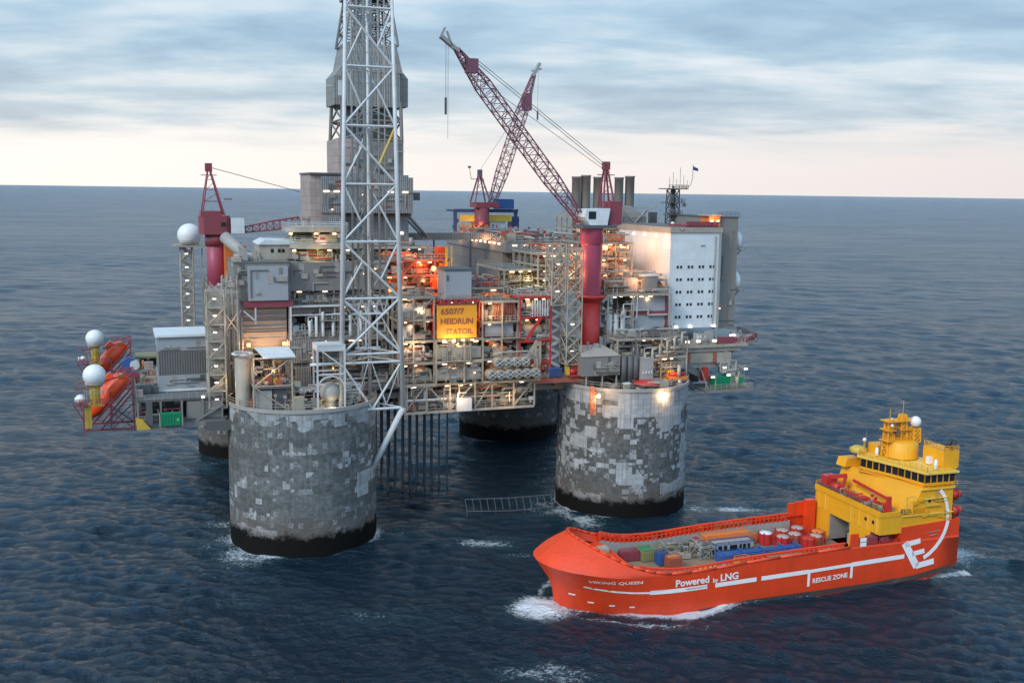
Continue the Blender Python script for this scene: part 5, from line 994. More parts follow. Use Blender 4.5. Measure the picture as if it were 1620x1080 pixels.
for i in range(8): z = 29.4 + i * 3.5; m.bar((-57.2, 28.8, z), (-55, 28.8, z + 1.7), .3, .8); m.bar((-55, 30, z + 1.7), (-57.2, 30, z + 3.4), .3, .8)
part('stair', m, t); m = MB('lamp_white'); [m.box(-56.6, 27.7, 31 + i * 3.5, -55.8, 27.95, 31.25 + i * 3.5) for i in range(8)]; part('lamp', m, t)
def radome(label, c, r, base_h, plat=True, cat='radome'):
    t = thing('radome', label, cat, (c[0], c[1], c[2] - r - base_h), 'white radomes'); m = MB('radome'); m.sphere(c, r, 28, z0=-.62); part('dome', m, t)
    m = MB('cream'); m.lathe((c[0], c[1], c[2] - r * .62 - .1), [(.05, -.3), (r * .84, -.3), (r * .84, 0), (r * .7, 0)], 24); m.use('yellow' if plat else 'cream')
    if base_h: m.lathe((c[0], c[1], c[2] - r * .62 - base_h), [(r * .42, 0), (r * .45, base_h - .35)], 8, smooth=False); m.use('cream'); [m.bar((c[0] + r * .7 * a_, c[1] - r * .6, c[2] - r * .62 - base_h), (c[0] + r * .7 * a_, c[1] - r * .6, c[2] - r * .62 - .35), .16) for a_ in (-1, 1)]; m.rail([(c[0] - r * .9, c[1] - r * .75, c[2] - r * .62 - base_h * .5), (c[0] + r * .9, c[1] - r * .75, c[2] - r * .62 - base_h * .5)], .9, .9, .09, 2)
    part('base', m, t)
radome('big white radome on the lattice tower left of the red crane', (-55.2, 30, 60.4), 3.05, 0, False)
# ================================================================ left outrigger platform with boats
t = thing('outrigger_deck', 'dark open deck reaching out to the left beyond the nearest leg', 'deck', (-63, -30, 26))
m = MB('dark_grey'); m.box(-70.6, -44, 26.3, -53.6, -24, 26.7); m.box(-71.2, -24, 26.3, -55, 10, 26.7); m.box(-70.4, -43.6, 30.6, -54, -24, 30.9); part('deck_plate', m, t)
m = MB('mid_grey')
for x in (-70.3, -66, -62, -58, -54.2): m.bar((x, -43.8, 25.8), (x, -43.8, 30.7), .35)
m.box(-70.6, -44.1, 25.3, -53.6, -43.7, 26.3); m.box(-61, -43.4, 26.8, -54.4, -33, 30.4); m.bar((-60, -43.9, 26), (-54, -43.9, 29.5), .4); m.use('dark_grey'); m.box(-57.5, -44.3, 24.2, -50.4, -42, 26.2); m.box(-69.6, -38, 26.8, -61.2, -30, 30.2); part('frame', m, t)
m = MB('light_grey'); m.rail([(-70.5, -24, 30.9), (-70.5, -43.7, 30.9), (-54, -43.7, 30.9)], 1.2, 1.7, .1); m.rail([(-70.5, -43.9, 26.7), (-62, -43.9, 26.7)], 1.2, 1.4, .1); m.use('green'); m.rail([(-71, -20, 30.5), (-71, 8, 30.5)], 1.2, 2, .12); part('railing', m, t)
m = MB('olive'); m.box(-70, 2, 32.4, -60, 9.6, 32.8); m.use('deck_grey'); m.box(-70.6, -22, 30.2, -56, 9.8, 30.5); m.use('mid_grey'); m.box(-68.6, -6, 26.8, -57, 8, 30.1); m.use('dark_grey'); m.box(-69, 6, 30.5, -60, 9.5, 32.3); part('upper_deck', m, t)
rg = random.Random(51); m = MB(); small_kit(m, rg, (-70, -42, 30.9, -66.8, -26, 32), 20, ('crane_red', 'mid_grey', 'dark_grey', 'olive', 'pink_clad'), 2); small_kit(m, rg, (-70, -20, 30.5, -58, 2, 32), 40, ('cream', 'pink_clad', 'mid_grey', 'dark_grey', 'orange_paint'), 2.2); run_pipes(m, rg, (-70, -43, 27, -61.5, -39, 30), 16, mats=('crane_red', 'mid_grey', 'light_grey', 'dark_grey')); part('equipment', m, t)
m = MB('lamp_white'); m.box(-62.9, -44.5, 27, -62.2, -44.1, 27.7); m.box(-58.2, -44.5, 31.1, -57.6, -44.1, 31.5); part('lamp', m, t); light(t, (-62.8, -45.6, 27.2), 60, (1, .7, .4), .2)
green_box('bright green container at the lower left, beside the yellow bin', -66.2, -45.6, 26.0, -62.1, -44.3, 28.6)
t = thing('yellow_bin', 'yellow bin at the corner of the left outrigger deck', 'bin', (-69.6, -45, 25.8)); m = MB('yellow'); m.add([(-70.6, -45.8, 25.6), (-68.0, -45.8, 25.6), (-68.0, -44.3, 25.6), (-70.6, -44.3, 25.6), (-70.8, -45.9, 27.8), (-69.4, -45.9, 27.4), (-69.4, -44.2, 27.4), (-70.8, -44.2, 27.8)], [(3, 2, 1, 0), (4, 5, 6, 7), (0, 1, 5, 4), (1, 2, 6, 5), (2, 3, 7, 6), (3, 0, 4, 7)]); m.use('dark_grey'); m.box(-68.8, -45, 26.1, -67.6, -44.4, 31); part('body', m, t)
t = thing('louvred_house', 'large grey ribbed box with a pale roof edge at the left of the platform', 'deck house', (-61, -30, 30.9))
m = MB('light_clad'); m.box(-66, -34, 31.4, -56, -22, 34.3); m.box(-66, -34, 39.3, -56, -22, 42.2); part('wall', m, t)
m = MB('mid_grey'); m.box(-65.9, -33.8, 34.32, -56.1, -22, 39.28); [m.box(-65.9 + i * .5, -34.1, 34.35, -65.65 + i * .5, -33.82, 39.25) for i in range(20)]; part('louvre', m, t)
m = MB('white_clad'); m.box(-66.4, -34.5, 42.22, -55.7, -21.7, 42.7); m.box(-66, -34.4, 30.9, -56, -34.05, 31.35); part('roof', m, t); dress(t, -65.9, -56.1, -34, 31.5, 34.2, 8, 13); dress(t, -65.9, -56.1, -34, 39.4, 42, 5, 14)
m = MB('light_grey'); [m.path([(x, -36, 27), (x, -36, 30.2), (x - 1, -36, 30.9)], .22) for x in (-63.6, -58)]; part('support', m, t)
def lifeboat_station(dy, labb, labs, dz=0):
    y0 = -38 + dy; z = dz
    t = thing('boat_cradle', labs, 'boat cradle', (-74, y0, 25 + z), 'red lattice boat cradles')
    m = MB('crane_red'); q = lambda x0, x1, zz: [(x0, y0 - 3.2, zz + z), (x1, y0 - 3.2, zz + z), (x1, y0 + 3.2, zz + z), (x0, y0 + 3.2, zz + z)]
    for x, z1 in ((-79.6, 28), (-71, 36.4), (-75.3, 32.5)):
        for y in (y0 - 3.2, y0 + 3.2): m.bar((x, y, 25 + z), (x, y, z1 + z), .32)
    for y in (y0 - 3.2, y0 + 3.2): m.bar((-80, y, 25 + z), (-70.8, y, 35.4 + z), .4); m.bar((-80, y, 25.1 + z), (-70.8, y, 25.1 + z), .35); m.bar((-77.4, y, 25 + z), (-70.9, y, 32.6 + z), .3); m.bar((-75.3, y, 25 + z), (-71, y, 29 + z), .2); m.bar((-71, y, 25 + z), (-75.3, y, 28.6 + z), .2); m.bar((-81.6, y, 33.4 + z), (-70.8, y, 36.4 + z), .25); m.bar((-81.6, y, 29.6 + z), (-79.6, y, 25.6 + z), .25)
    for x, zz in ((-79.6, 25.1), (-71, 25.1), (-71, 36.2), (-75.3, 32.4), (-79.6, 28)): m.bar((x, y0 - 3.2, zz + z), (x, y0 + 3.2, zz + z), .28)
    m.rail([(-75, y0 - 3.3, 36.2 + z), (-70.8, y0 - 3.3, 36.2 + z)], 1.2, 1.2, .1); m.use('dark_grey')
    for k in range(10): f = k / 9; m.box(-77 + 6 * f - .3, y0 - 3.7, 25.4 + 6.6 * f + z, -77 + 6 * f + .3, y0 - 3.35, 25.5 + 6.6 * f + z)
    part('frame', m, t)
    t = thing('lifeboat', labb, 'lifeboat', (-75, y0, 30 + z), 'orange free-fall lifeboats')
    m = MB('boat_orange'); ax = Vector((-.66, 0, -.751)); upv = Vector((-.751, 0, .66)); c0 = Vector((-72.3, y0 - .4, 35.0 + z)); V_ = []; n = 16; prof = [(-.3, .3), (0, 1.5), (1, 2.0), (3, 2.2), (6.5, 2.1), (8.6, 1.6), (9.8, .8), (10.5, .1)]
    for d, r in prof:
        for i in range(n):
            th = 2 * math.pi * i / n; yy = math.cos(th) * r; uu = math.sin(th) * r * (1.08 if math.sin(th) > 0 else .72); V_.append(c0 + ax * d + Vector((0, yy, 0)) + upv * uu)
    m.smooth = True; m.add(V_, [(k * n + i, k * n + (i + 1) % n, (k + 1) * n + (i + 1) % n, (k + 1) * n + i) for k in range(len(prof) - 1) for i in range(n)] + [tuple(reversed(range(n)))]); m.smooth = False; part('hull', m, t)
    m = MB('boat_orange'); a = c0 + ax * 1.2 + upv * 1.9; V_ = []
    for d, s_, h in ((0, 1.0, 0), (0, .8, 1.2), (1.7, .8, 1.2), (2.4, 1.0, 0)):
        for yy in (-s_, s_): V_.append(a + ax * d + Vector((0, yy, 0)) + upv * h)
    m.add(V_, [(0, 1, 3, 2), (2, 3, 5, 4), (4, 5, 7, 6), (0, 2, 4, 6), (1, 7, 5, 3)]); part('wheelhouse', m, t)
    m = MB('glass'); b = a + ax * 1.72 + upv * .9; m.bar(b + Vector((0, -.6, 0)), b + Vector((0, .6, 0)), .1, .35); part('window', m, t)
    m = MB('yellow'); p = c0 + ax * .3 + upv * 1.0; m.box(p.x - .5, y0 - 2.2, p.z - .2, p.x + .4, y0 - 1.7, p.z + .6); part('hatch', m, t)
lifeboat_station(0, 'orange free-fall lifeboat in the nearer red cradle at the far left', 'nearer of two red lattice cradles holding an orange lifeboat')
lifeboat_station(38, 'orange free-fall lifeboat in the farther red cradle at the far left', 'farther of two red lattice cradles holding an orange lifeboat', 1.2)
for i, (c, r, lab) in enumerate((((-78.0, -44, 36.6), 2.15, 'white radome on a yellow stand by the nearer orange lifeboat'), ((-78.6, -4, 38.4), 2.0, 'white radome on a yellow stand by the farther orange lifeboat'))):
    radome(lab, c, r, 4.6 if i == 0 else 4)
    t = thing('radome_stand', ('yellow and red stand below the nearer small radome', 'yellow and red stand below the farther small radome')[i], 'stand', (c[0], c[1], c[2] - 11)); z = c[2] - 5.6
    m = MB('yellow'); m.box(c[0] - 1.3, c[1] - 1.2, z - .3, c[0] + 1.3, c[1] + 1.2, z + .1); m.box(c[0] - 2.0, c[1] - 1.0, z - 4.6, c[0] - .8, c[1] + 1, z - .35); part('housing', m, t)
    m = MB('crane_red'); m.box(c[0] - 3.6, c[1] - 1.6, z - .75, c[0] + 3.4, c[1] + 1.6, z - .4) if False else m.box(c[0] - 3.8, c[1] - 1.7, z - .12, c[0] - 1.35, c[1] + 1.7, z + .1); m.rail([(c[0] - 3.8, c[1] - 1.7, z + .1), (c[0] + 3.4, c[1] - 1.7, z + .1)], 1.1, 1.0, .1); m.bar((c[0] - 3.8, c[1] - 1.6, z), (c[0] - 2, c[1] - 1.6, z - 3), .2); m.bar((c[0] - 2.2, c[1] - 1.6, z), (c[0] - 2.2, c[1] - 1.6, z - 6), .25); m.bar((c[0] - 3.8, c[1] - 1.6, z + 3.4), (c[0] - .5, c[1] - 1.6, z + 3.4), .15); part('frame', m, t)
    m = MB('radome'); m.sphere((c[0] - 2.7, c[1] - .4, z + 1.1), .95 if i == 0 else .6, 14); m.use('white_clad'); m.tube((c[0] - 3.4, c[1] - .4, z + .9), (c[0] - 3.7, c[1] - .4, z + .9), .6, n=12); part('small_dome', m, t)
t = thing('hose_reel', 'blue and white hose reel behind the nearer orange lifeboat', 'hose reel', (-71.5, -22, 33)); m = MB('blue'); m.tube((-71.5, -23, 35), (-71.5, -21.6, 35), 1.5, n=18); m.use('white_steel'); m.tube((-70.4, -23.4, 34.9), (-70.4, -21.2, 34.9), 1.0, n=14); part('drum', m, t); m = MB('crane_red'); m.box(-73.2, -24, 32.4, -69.5, -20.6, 33.4); m.bar((-73, -23.6, 31), (-73, -23.6, 34), .25); part('base', m, t)
# ================================================================ riser pipes
m = MB('riser'); m.tube((0, 0, -8), (0, 0, 30.3), .2, n=8, cap=False); rp = mesh('riser_pipe', m, (0, 0, 0))
rg = random.Random(2); k = 0
for i in range(9):
    for j in range(5):
        u = -13.6 + i * 1.9; v = -17 + j * 7.0; o = bpy.data.objects.new('riser_pipe', rp); COL.objects.link(o)
        o.location = toW((u + rg.uniform(-.2, .2), v, 0)); tag(o, 'dark vertical riser pipe running from the deck down into the sea', 'pipe', 'riser pipes under the deck')
t = thing('guide_frame', 'dark horizontal guide frames crossing the riser pipes under the deck', 'frame', (-6, -5, 22)); m = MB('dark_grey')
for z in (24.5,):
    for v in (-18.2, -7, 4, 16): m.bar((-15, v, z), (3.4, v, z), .35)
    for u in (-15, -6, 3.4): m.bar((u, -18.2, z), (u, 16, z), .35)
part('frame', m, t)
t = thing('cellar_deck', 'grey cellar deck above the riser pipes', 'deck', (-6, -5, 26)); m = MB('mid_grey'); m.box(-17, -34, 25.8, 6, 20, 26.1); m.use('rust_red'); m.box(-17, -35.9, 26.2, 13, -35.6, 29.5); m.use('dark_grey'); m.box(-17, -30, 26.2, 6, 18, 30.2); part('deck_plate', m, t)
t = thing('boat_landing', 'thin railing frame standing just above the waves between the near legs', 'frame', (9, -42, 0)); m = MB('dark_grey')
P_ = [(-1, -40, 3.6), (9, -41.5, 3.4), (19, -42.5, 3.6)]; Q_ = [(-1, -41.5, 1.2), (9, -43.5, 1.0), (19, -44, 1.2)]
m.path(P_, .1, 5); m.path(Q_, .1, 5)
for i in range(13): f = i / 12; a = Vector(P_[0]).lerp(Vector(P_[2]), f); b = Vector(Q_[0]).lerp(Vector(Q_[2]), f); m.tube(a, b, .07, n=4); m.tube(b, b + Vector((0, 0, -3)), .06, n=4) if i % 4 == 0 else None
part('frame', m, t)
for x, y in ((-47, 30), (-45.5, 26.6)): pass
# ================================================================ supply ship (frame: s along from the bow, t across with -t near the camera)
FR['o'] = SHIP_O; FR['a'] = SHIP_A
def itp(x, P_):
    if x <= P_[0][0]: return P_[0][1]
    for (a, b), (c, d) in zip(P_, P_[1:]):
        if x <= c: return b + (d - b) * (x - a) / (c - a)
    return P_[-1][1]
def se(x, p, q): x = min(max(x, 0), 1); return max(0.0, 1 - (1 - x) ** p) ** q
RIM = [(3.0, 12.7), (6, 11.2), (10, 9.2), (14, 7.9), (18, 7.2), (24, 7.1), (35, 7.8), (45, 8.1), (55, 8.3), (80, 8.35)]
KNU = [(-3.4, 8.5), (2, 8.1), (8, 7.4), (14, 6.9), (22, 6.75), (35, 7.4), (55, 7.95), (80, 8.0)]
LV = [(-4.0, 1.5, 8.6, 30, 2.0, .8), (-1.5, .4, 10.0, 26, 2.1, .75), (0, .1, 10.3, 23, 2.2, .7), (2.2, -.1, 10.45, 20, 2.3, .66), (4.6, -.8, 10.5, 17.5, 2.3, .62), ('K', -3.4, 10.55, 14.5, 2.3, .5), ('R', 3.0, 10.45, 13.5, 2.1, .55)]
def zb(s): return itp(s, [(60, -4), (70, -1.5), (80, 1.9)])
def sect(k, s):
    z, s0, W, Le, p, q = LV[k]; w_ = W * se((s - s0) / Le, p, q); zz = itp(s, KNU) if z == 'K' else itp(s, RIM) if z == 'R' else max(z, zb(s) + 0.25 * k)
    return w_, zz
def hw_at(s, z):
    P_ = [(sect(k, s)[1], sect(k, s)[0]) for k in range(7)]; P_.sort(); return itp(z, P_)
ship = thing('supply_ship', 'orange-red and yellow supply ship with a closed rounded bow and open cargo deck', 'ship', (0, 0, 0))
tau = [0, .004, .012, .025, .045, .07, .1, .135, .17, .21, .26, .32, .4, .5, .6, .7, .8, .88, .94, 1.0]
V_ = []; nt_ = len(tau)
for sg in (-1, 1):
    for k in range(7):
        s0 = LV[k][1]
        for q in tau: s = s0 + q * (80 - s0); w_, z = sect(k, s); V_.append((s, sg * max(w_, .02), z))
F_ = []; F2 = []
for g in (0, 1):
    for k in range(6):
        for i in range(nt_ - 1):
            a = g * 7 * nt_ + k * nt_ + i; f = (a, a + 1, a + nt_ + 1, a + nt_); F_.append(f if g == 0 else tuple(reversed(f)))
off = 7 * nt_
for k in range(6): a = k * nt_ + nt_ - 1; F_.append((a, off + a, off + a + nt_, a + nt_))
for i in range(nt_ - 1): F2.append((i, off + i, off + i + 1, i + 1))
m = MB('ship_orange'); m.smooth = True; per = 6 * (nt_ - 1); WB = [f for g in (0, 1) for f in F_[g * per + 5 * (nt_ - 1):(g + 1) * per]]; m.add(V_, [f for f in F_ if f not in set(WB)])
for g in (0, 1):      # whaleback: bulges outward between the knuckle and the rim
    Kr = V_[(g * 7 + 5) * nt_:(g * 7 + 6) * nt_]; Rr = V_[(g * 7 + 6) * nt_:(g * 7 + 7) * nt_]; rows = []
    for e in range(6):
        f = e / 5; row = []
        for a, b in zip(Kr, Rr):
            p = Vector(a).lerp(Vector(b), f); fade = max(0, 1 - max(p.x, 0) / 20); bl = math.sin(math.pi * f) * .6 * fade
            sgn = 1 if g else -1; yy = p.y + sgn * bl * .35 if abs(p.y) > .05 else p.y; row.append((p.x - bl * .6, yy, p.z + bl * .3))
        rows.append(row)
    vs_ = [v for r_ in rows for v in r_]; m.add(vs_, [((r_ * nt_ + i, r_ * nt_ + i + 1, (r_ + 1) * nt_ + i + 1, (r_ + 1) * nt_ + i) if g == 0 else ((r_ + 1) * nt_ + i, (r_ + 1) * nt_ + i + 1, r_ * nt_ + i + 1, r_ * nt_ + i)) for r_ in range(5) for i in range(nt_ - 1)])
m.smooth = False; m.use('hull_bottom_brown'); m.add(V_, []); F2 = [tuple(i + len(m.V) - len(V_) for i in f) for f in F2]; m.F += F2; m.I += [m.c] * len(F2); m.SM += [False] * len(F2)
hull = part('hull', m, ship)
for e in hull.data.edges: pass
# rim tube and inner plating of the whaleback
m = MB('ship_orange')
def rimp(s, sg, din=0.0, dz=0.0): w_, z = sect(6, s); return (s, sg * max(w_ - din, .05), z + dz)
SS = [3.0, 3.2, 3.6, 4.2, 5, 6, 7.5, 9, 11, 13, 15, 18, 22, 27, 33, 40, 48, 55]
for sg in (-1, 1): m.path([rimp(s, sg) for s in SS], .28, 8)
for sg in (-1, 1):
    a = [rimp(s, sg, .1, -.05) for s in SS[:12]]; b = [(p[0] + .5, p[1] * .94, min(p[2] - 1.6, 8)) for p in a]; o = len(m.V); m.V += a + b; n = len(a)
    for i in range(n - 1): f = (o + i, o + i + 1, o + n + i + 1, o + n + i); m.F.append(f if sg > 0 else tuple(reversed(f))); m.I.append(m.c); m.SM.append(True)
part('rim', m, ship)
m = MB('ship_deck'); DK = [(8 + i * 3) for i in range(19)]
vs = [(s, -min(9.1, hw_at(s, 4.6) - .9), 4.2) for s in DK] + [(s, min(9.1, hw_at(s, 4.6) - .9), 4.2) for s in DK]; n = len(DK); m.add(vs, [(i, i + 1, n + i + 1, n + i) for i in range(n - 1)]); part('cargo_deck', m, ship)
m = MB('ship_orange'); FS = [3.4, 5, 7, 9, 11, 12.5]
vs = [(s, -(sect(6, s)[0] * .93), 7.2 if s > 7 else 7.8) for s in FS] + [(s, sect(6, s)[0] * .93, 7.2 if s > 7 else 7.8) for s in FS]; n = len(FS); m.add(vs, [(i, i + 1, n + i + 1, n + i) for i in range(n - 1)])
m.use('black'); m.box(4.2, -1.6, 7.9, 6.6, 1.8, 8.1); m.use('cream'); m.tube((9, 1, 7.2), (9, 1, 8.6), .8, n=12); m.box(10, 2.5, 7.25, 12, 4.5, 8.1); m.use('ship_orange'); m.box(12.4, -7.6, 4.2, 12.7, 7.6, 7.4); part('fore_deck', m, ship)
# side shelf, inner wall and cargo rail
for sg, nm in ((-1, 'near'), (1, 'far')):
    S2 = [12.7] + [13 + i * 2 for i in range(22)]; m = MB('ship_orange'); I0 = [(s, sg * (hw_at(s, 6.5) - .25), itp(s, RIM) - .75) for s in S2]; I1 = [(s, sg * min(9.05, hw_at(s, 6) - 1.4), itp(s, RIM) - .75) for s in S2]; n = len(S2)
    m.add(I0 + I1, [(i, i + 1, n + i + 1, n + i) if sg < 0 else (n + i, n + i + 1, i + 1, i) for i in range(n - 1)])
    m.use('light_grey'); I2 = [(p[0], p[1], 4.2) for p in I1]; m.add(I1 + I2, [(i, i + 1, n + i + 1, n + i) if sg < 0 else (n + i, n + i + 1, i + 1, i) for i in range(n - 1)]); part('side_wall', m, ship)
    m = MB('ship_orange')
    RH = 1.1 if sg < 0 else 1.5
    tp = [(p[0], p[1], p[2] + RH) for p in I1]; m.path(tp, .17, 6); m.path([(p[0], p[1], p[2] + .8) for p in I1], .1, 5)
    for i in range(0, n - 1):
        for f in (0, .5): a = Vector(I1[i]).lerp(Vector(I1[i + 1]), f); m.bar(a, a + Vector((0, 0, RH)), .3, .22); m.bar(a + Vector((0, -sg * -.9, 0)), a + Vector((0, 0, RH - .2)), .16)
    part('cargo_rail', m, ship)
    rg = random.Random(40 + sg); m = MB('yellow')
    for i in range(24): s = rg.uniform(22, 54); m.use(rg.choice(('yellow', 'ship_orange', 'bright_red', 'cream', 'light_grey', 'dark_grey'))); y = sg * rg.uniform(9.3, 9.8); z = itp(s, RIM) - .75; m.box(s, min(y, y + sg * .3), z, s + rg.uniform(.3, 1.6), max(y, y + sg * .3), z + rg.uniform(.3, .9))
    m.use('olive'); m.box(38, sg * 9.7 - .25, itp(40, RIM) - .6, 45, sg * 9.7 + .25, itp(40, RIM) + .1); part('deck_fitting', m, ship)
# aft hull sides above the sheer, with the mooring opening on the near side
m = MB('ship_orange')
for y in (-10.42, 10.12):
    m.box(55.2, y, 7.9, 56.9, y + .3, 10.7); m.add([(66.5, y, 7.9), (80, y, 7.9), (80, y + .3, 7.9), (66.5, y + .3, 7.9), (66.5, y, 11.0), (80, y, 11.7), (80, y + .3, 11.7), (66.5, y + .3, 11.0)], [(3, 2, 1, 0), (4, 5, 6, 7), (0, 1, 5, 4), (1, 2, 6, 5), (2, 3, 7, 6), (3, 0, 4, 7)])
m.box(56.92, 10.12, 7.9, 66.48, 10.42, 10.9); m.box(79.7, -10.1, 7.9, 80, 10.1, 11.7); m.box(58.8, 8.9, 4.2, 60.9, 10.1, 11.4)
part('aft_bulwark', m, ship)
m = MB('rust_red'); m.box(57, -8.0, 4.2, 61.5, -7.7, 8.9); m.box(61.5, -8.0, 4.2, 66.3, -7.7, 9.88); m.box(56.9, -10.2, 7.5, 66.45, -7.7, 7.8); m.use('ship_orange'); m.box(66.3, -10.1, 4.2, 66.5, -2, 10.9); m.use('crane_red'); m.box(60, -9.4, 7.8, 62, -8.2, 9.4); m.tube((63.5, -9.8, 8.6), (63.5, -8.2, 8.6), .8, n=14); m.use('dark_grey'); m.tube((58.5, -9.6, 7.8), (58.5, -9.6, 8.8), .3); m.tube((59.4, -9.6, 7.8), (59.4, -9.6, 8.8), .3); m.use('bright_red'); m.rail([(57, -10.25, 7.8), (66.4, -10.25, 7.8)], 1, 1.2, .1); m.use('mark_white'); m.box(57.3, -10.5, 8.2, 58.6, -10.35, 8.9); m.box(57.3, -10.5, 9.1, 58.6, -10.35, 9.8); part('mooring_bay', m, ship)
m = MB('ship_orange'); m.box(66.5, -10.0, 4.3, 79.7, 10.0, 7.85); part('aft_deck', m, ship)
# superstructure
m = MB('ship_yellow')
m.box(61.6, 5.2, 4.2, 66.6, 10.1, 13.3); m.box(61.6, -1.2, 9.6, 66.6, 5.18, 13.3); m.box(61.6, -10.3, 9.9, 66.6, -1.22, 13.3); m.box(61.62, -7.7, 4.2, 62.2, -1.3, 9.88)
m.box(66.62, -10.25, 11.0, 78.2, 10.1, 13.3)
def hexa(m, lo, hi, z0, z1): m.add([(*p, z0) for p in lo] + [(*p, z1) for p in hi], [(3, 2, 1, 0), (4, 5, 6, 7), (0, 1, 5, 4), (1, 2, 6, 5), (2, 3, 7, 6), (3, 0, 4, 7)])
hexa(m, [(68.2, -10.2), (78.2, -10.2), (78.2, 10), (66.2, 10)], [(71.0, -10.15), (78.2, -10.15), (78.2, 10), (67.8, 10)], 13.32, 18.2); hexa(m, [(66.4, 7.6), (70, 7.6), (70, 10.02), (66.1, 10.02)], [(67.0, 7.6), (70, 7.6), (70, 10.02), (66.6, 10.02)], 18.22, 19.9)
m.box(61.4, -10.4, 13.3, 61.75, 10.2, 14.4); m.box(61.75, -10.4, 13.3, 66, -10.1, 14.2); part('superstructure', m, ship)
m = MB('light_grey'); m.box(66.0, -1.1, 4.25, 66.55, 5.1, 9.55); m.box(61.7, 5.0, 4.22, 66.5, 5.17, 9.5); m.use('dark_grey'); m.tube((65.4, 3.4, 5.4), (65.4, .6, 5.4), 1.1, n=16); m.use('light_grey'); m.box(63.6, -1.0, 4.22, 65, 1.8, 6.4); part('garage', m, ship)
BR = [(69.4, 7.2), (67.6, 5.0), (70.2, -4.0), (71.6, -10.2), (78.8, -10.4), (78.8, 7.2)]
def inset(P_, d): c = Vector((sum(p[0] for p in P_) / len(P_), sum(p[1] for p in P_) / len(P_))); return [tuple(c + (Vector(p) - c) * (1 - d / (Vector(p) - c).length)) for p in P_]
m = MB('ship_yellow'); n = len(BR); lo = inset(BR, 1.1); mid = inset(BR, .5)
def ring(m, A_, za, B_, zb_): m.add([(*p, za) for p in A_] + [(*p, zb_) for p in B_], [(i, (i + 1) % len(A_), len(A_) + (i + 1) % len(A_), len(A_) + i)[::-1] for i in range(len(A_))])
cw = list(reversed(BR)); 
def rr(m, A_, za, B_, zb_): ring(m, list(reversed(A_))[::-1], za, B_, zb_)
m.prism(list(reversed(lo)), 18.22, 18.5); m.prism(list(reversed(inset(BR, .15))), 18.0, 18.24); m.prism(list(reversed(mid)), 18.5, 19.05); m.prism(list(reversed(mid)), 20.62, 20.8); part('bridge', m, ship)
m = MB('pale_yellow'); m.prism(list(reversed(inset(BR, -.25))), 20.82, 21.2); part('bridge_roof', m, ship)
m = MB('ship_yellow'); wn = 0
core = inset(BR, .75); m.prism(list(reversed(core)), 19.05, 20.62)
for i in range(n - 1 + 1):
    a, b = Vector(mid[i]), Vector(mid[(i + 1) % n]); L_ = (b - a).length; k = max(1, int(L_ / 1.35))
    for j in range(k + 1): c = a.lerp(b, j / k); m.bar((c.x, c.y, 19.05), (c.x, c.y, 20.62), .16)
part('window_frame', m, ship)
for i in range(n):
    a, b = Vector(mid[i]), Vector(mid[(i + 1) % n]); L_ = (b - a).length; k = max(1, int(L_ / 1.35)); d = (b - a).normalized(); nn_ = Vector((d.y, -d.x)) * .07
    for j in range(k):
        p, q = a.lerp(b, (j + .07) / k), a.lerp(b, (j + .93) / k); mm = MB('glass'); mm.add([(p.x, p.y, 19.07), (q.x, q.y, 19.07), (q.x, q.y, 20.6), (p.x, p.y, 20.6), (p.x - nn_.x, p.y - nn_.y, 19.07), (q.x - nn_.x, q.y - nn_.y, 19.07), (q.x - nn_.x, q.y - nn_.y, 20.6), (p.x - nn_.x, p.y - nn_.y, 20.6)], [(0, 1, 2, 3), (7, 6, 5, 4)]); part('window', mm, ship)
# top deck gear in front of the bridge
m = MB('bright_red'); m.box(62.6, 8, 14.0, 65, 10, 16.4); m.bar((63.6, 9, 16), (64.6, 4.6, 17.3), .8); m.bar((64.6, 4.6, 17.3), (63.8, 4.6, 14.4), .5); m.tube((63.5, 7.2, 14.6), (63.5, 4.8, 14.6), .9, n=14); m.bar((63, 3, 14.8), (64.8, -8.6, 14.8), .5, .5); m.bar((64.8, -8.4, 13.4), (64.8, -8.4, 16.6), .7); m.bar((66, 4, 16.4), (66.4, -6, 15.4), .4, .5); part('deck_crane', m, ship)
rg = random.Random(66); m = MB(); small_kit(m, rg, (62.6, -9, 13.4, 65.6, 7, 15), 36, ('light_grey', 'olive', 'cream', 'bright_red', 'pipe_steel'), 1.8); m.use('dark_grey'); m.box(67, -10, 13.4, 70, -9.2, 14.2); m.rail([(61.6, -10.2, 14.4), (61.6, 10, 14.4)], .8, 1.3, .08); part('deck_gear', m, ship)
m = MB('ship_yellow'); m.rail([(66.6, -10.4, 13.35), (72, -10.4, 13.35)], 1.1, 1.2, .09); m.rail([(69.6, 7, 21.2), (67.9, 5, 21.2), (70.4, -3.8, 21.2), (71.9, -10, 21.2), (78.4, -10.2, 21.2)], 1.1, 1.3, .08); part('railing', m, ship)
YM = ('ship_yellow', 'pale_yellow', 'yellow', 'ship_yellow', 'mid_grey')
dress(ship, 66.8, 78, -10.25, 12, 17.8, 16, 61, YM)
m = MB('pale_yellow'); m.box(66.6, -10.55, 13.1, 78.3, -10.24, 13.25); m.box(70.4, -10.5, 17.9, 78.3, -10.2, 18.02); [m.box(61.35, y, 9.95, 61.58, y + .14, 13.25) for y in (-9.6, -7, -4.4, -1.8, 6.4, 8.6)]; part('rubbing_strip', m, ship)
for i in range(5): m = MB('glass'); m.box(68.9 + i * 1.7, -10.33, 15.4, 69.5 + i * 1.7, -10.26, 16.0) if i > 1 else m.box(61.5, -8.6 + i * 2.2, 11.6, 61.59, -8.0 + i * 2.2, 12.2); part('window', m, ship)
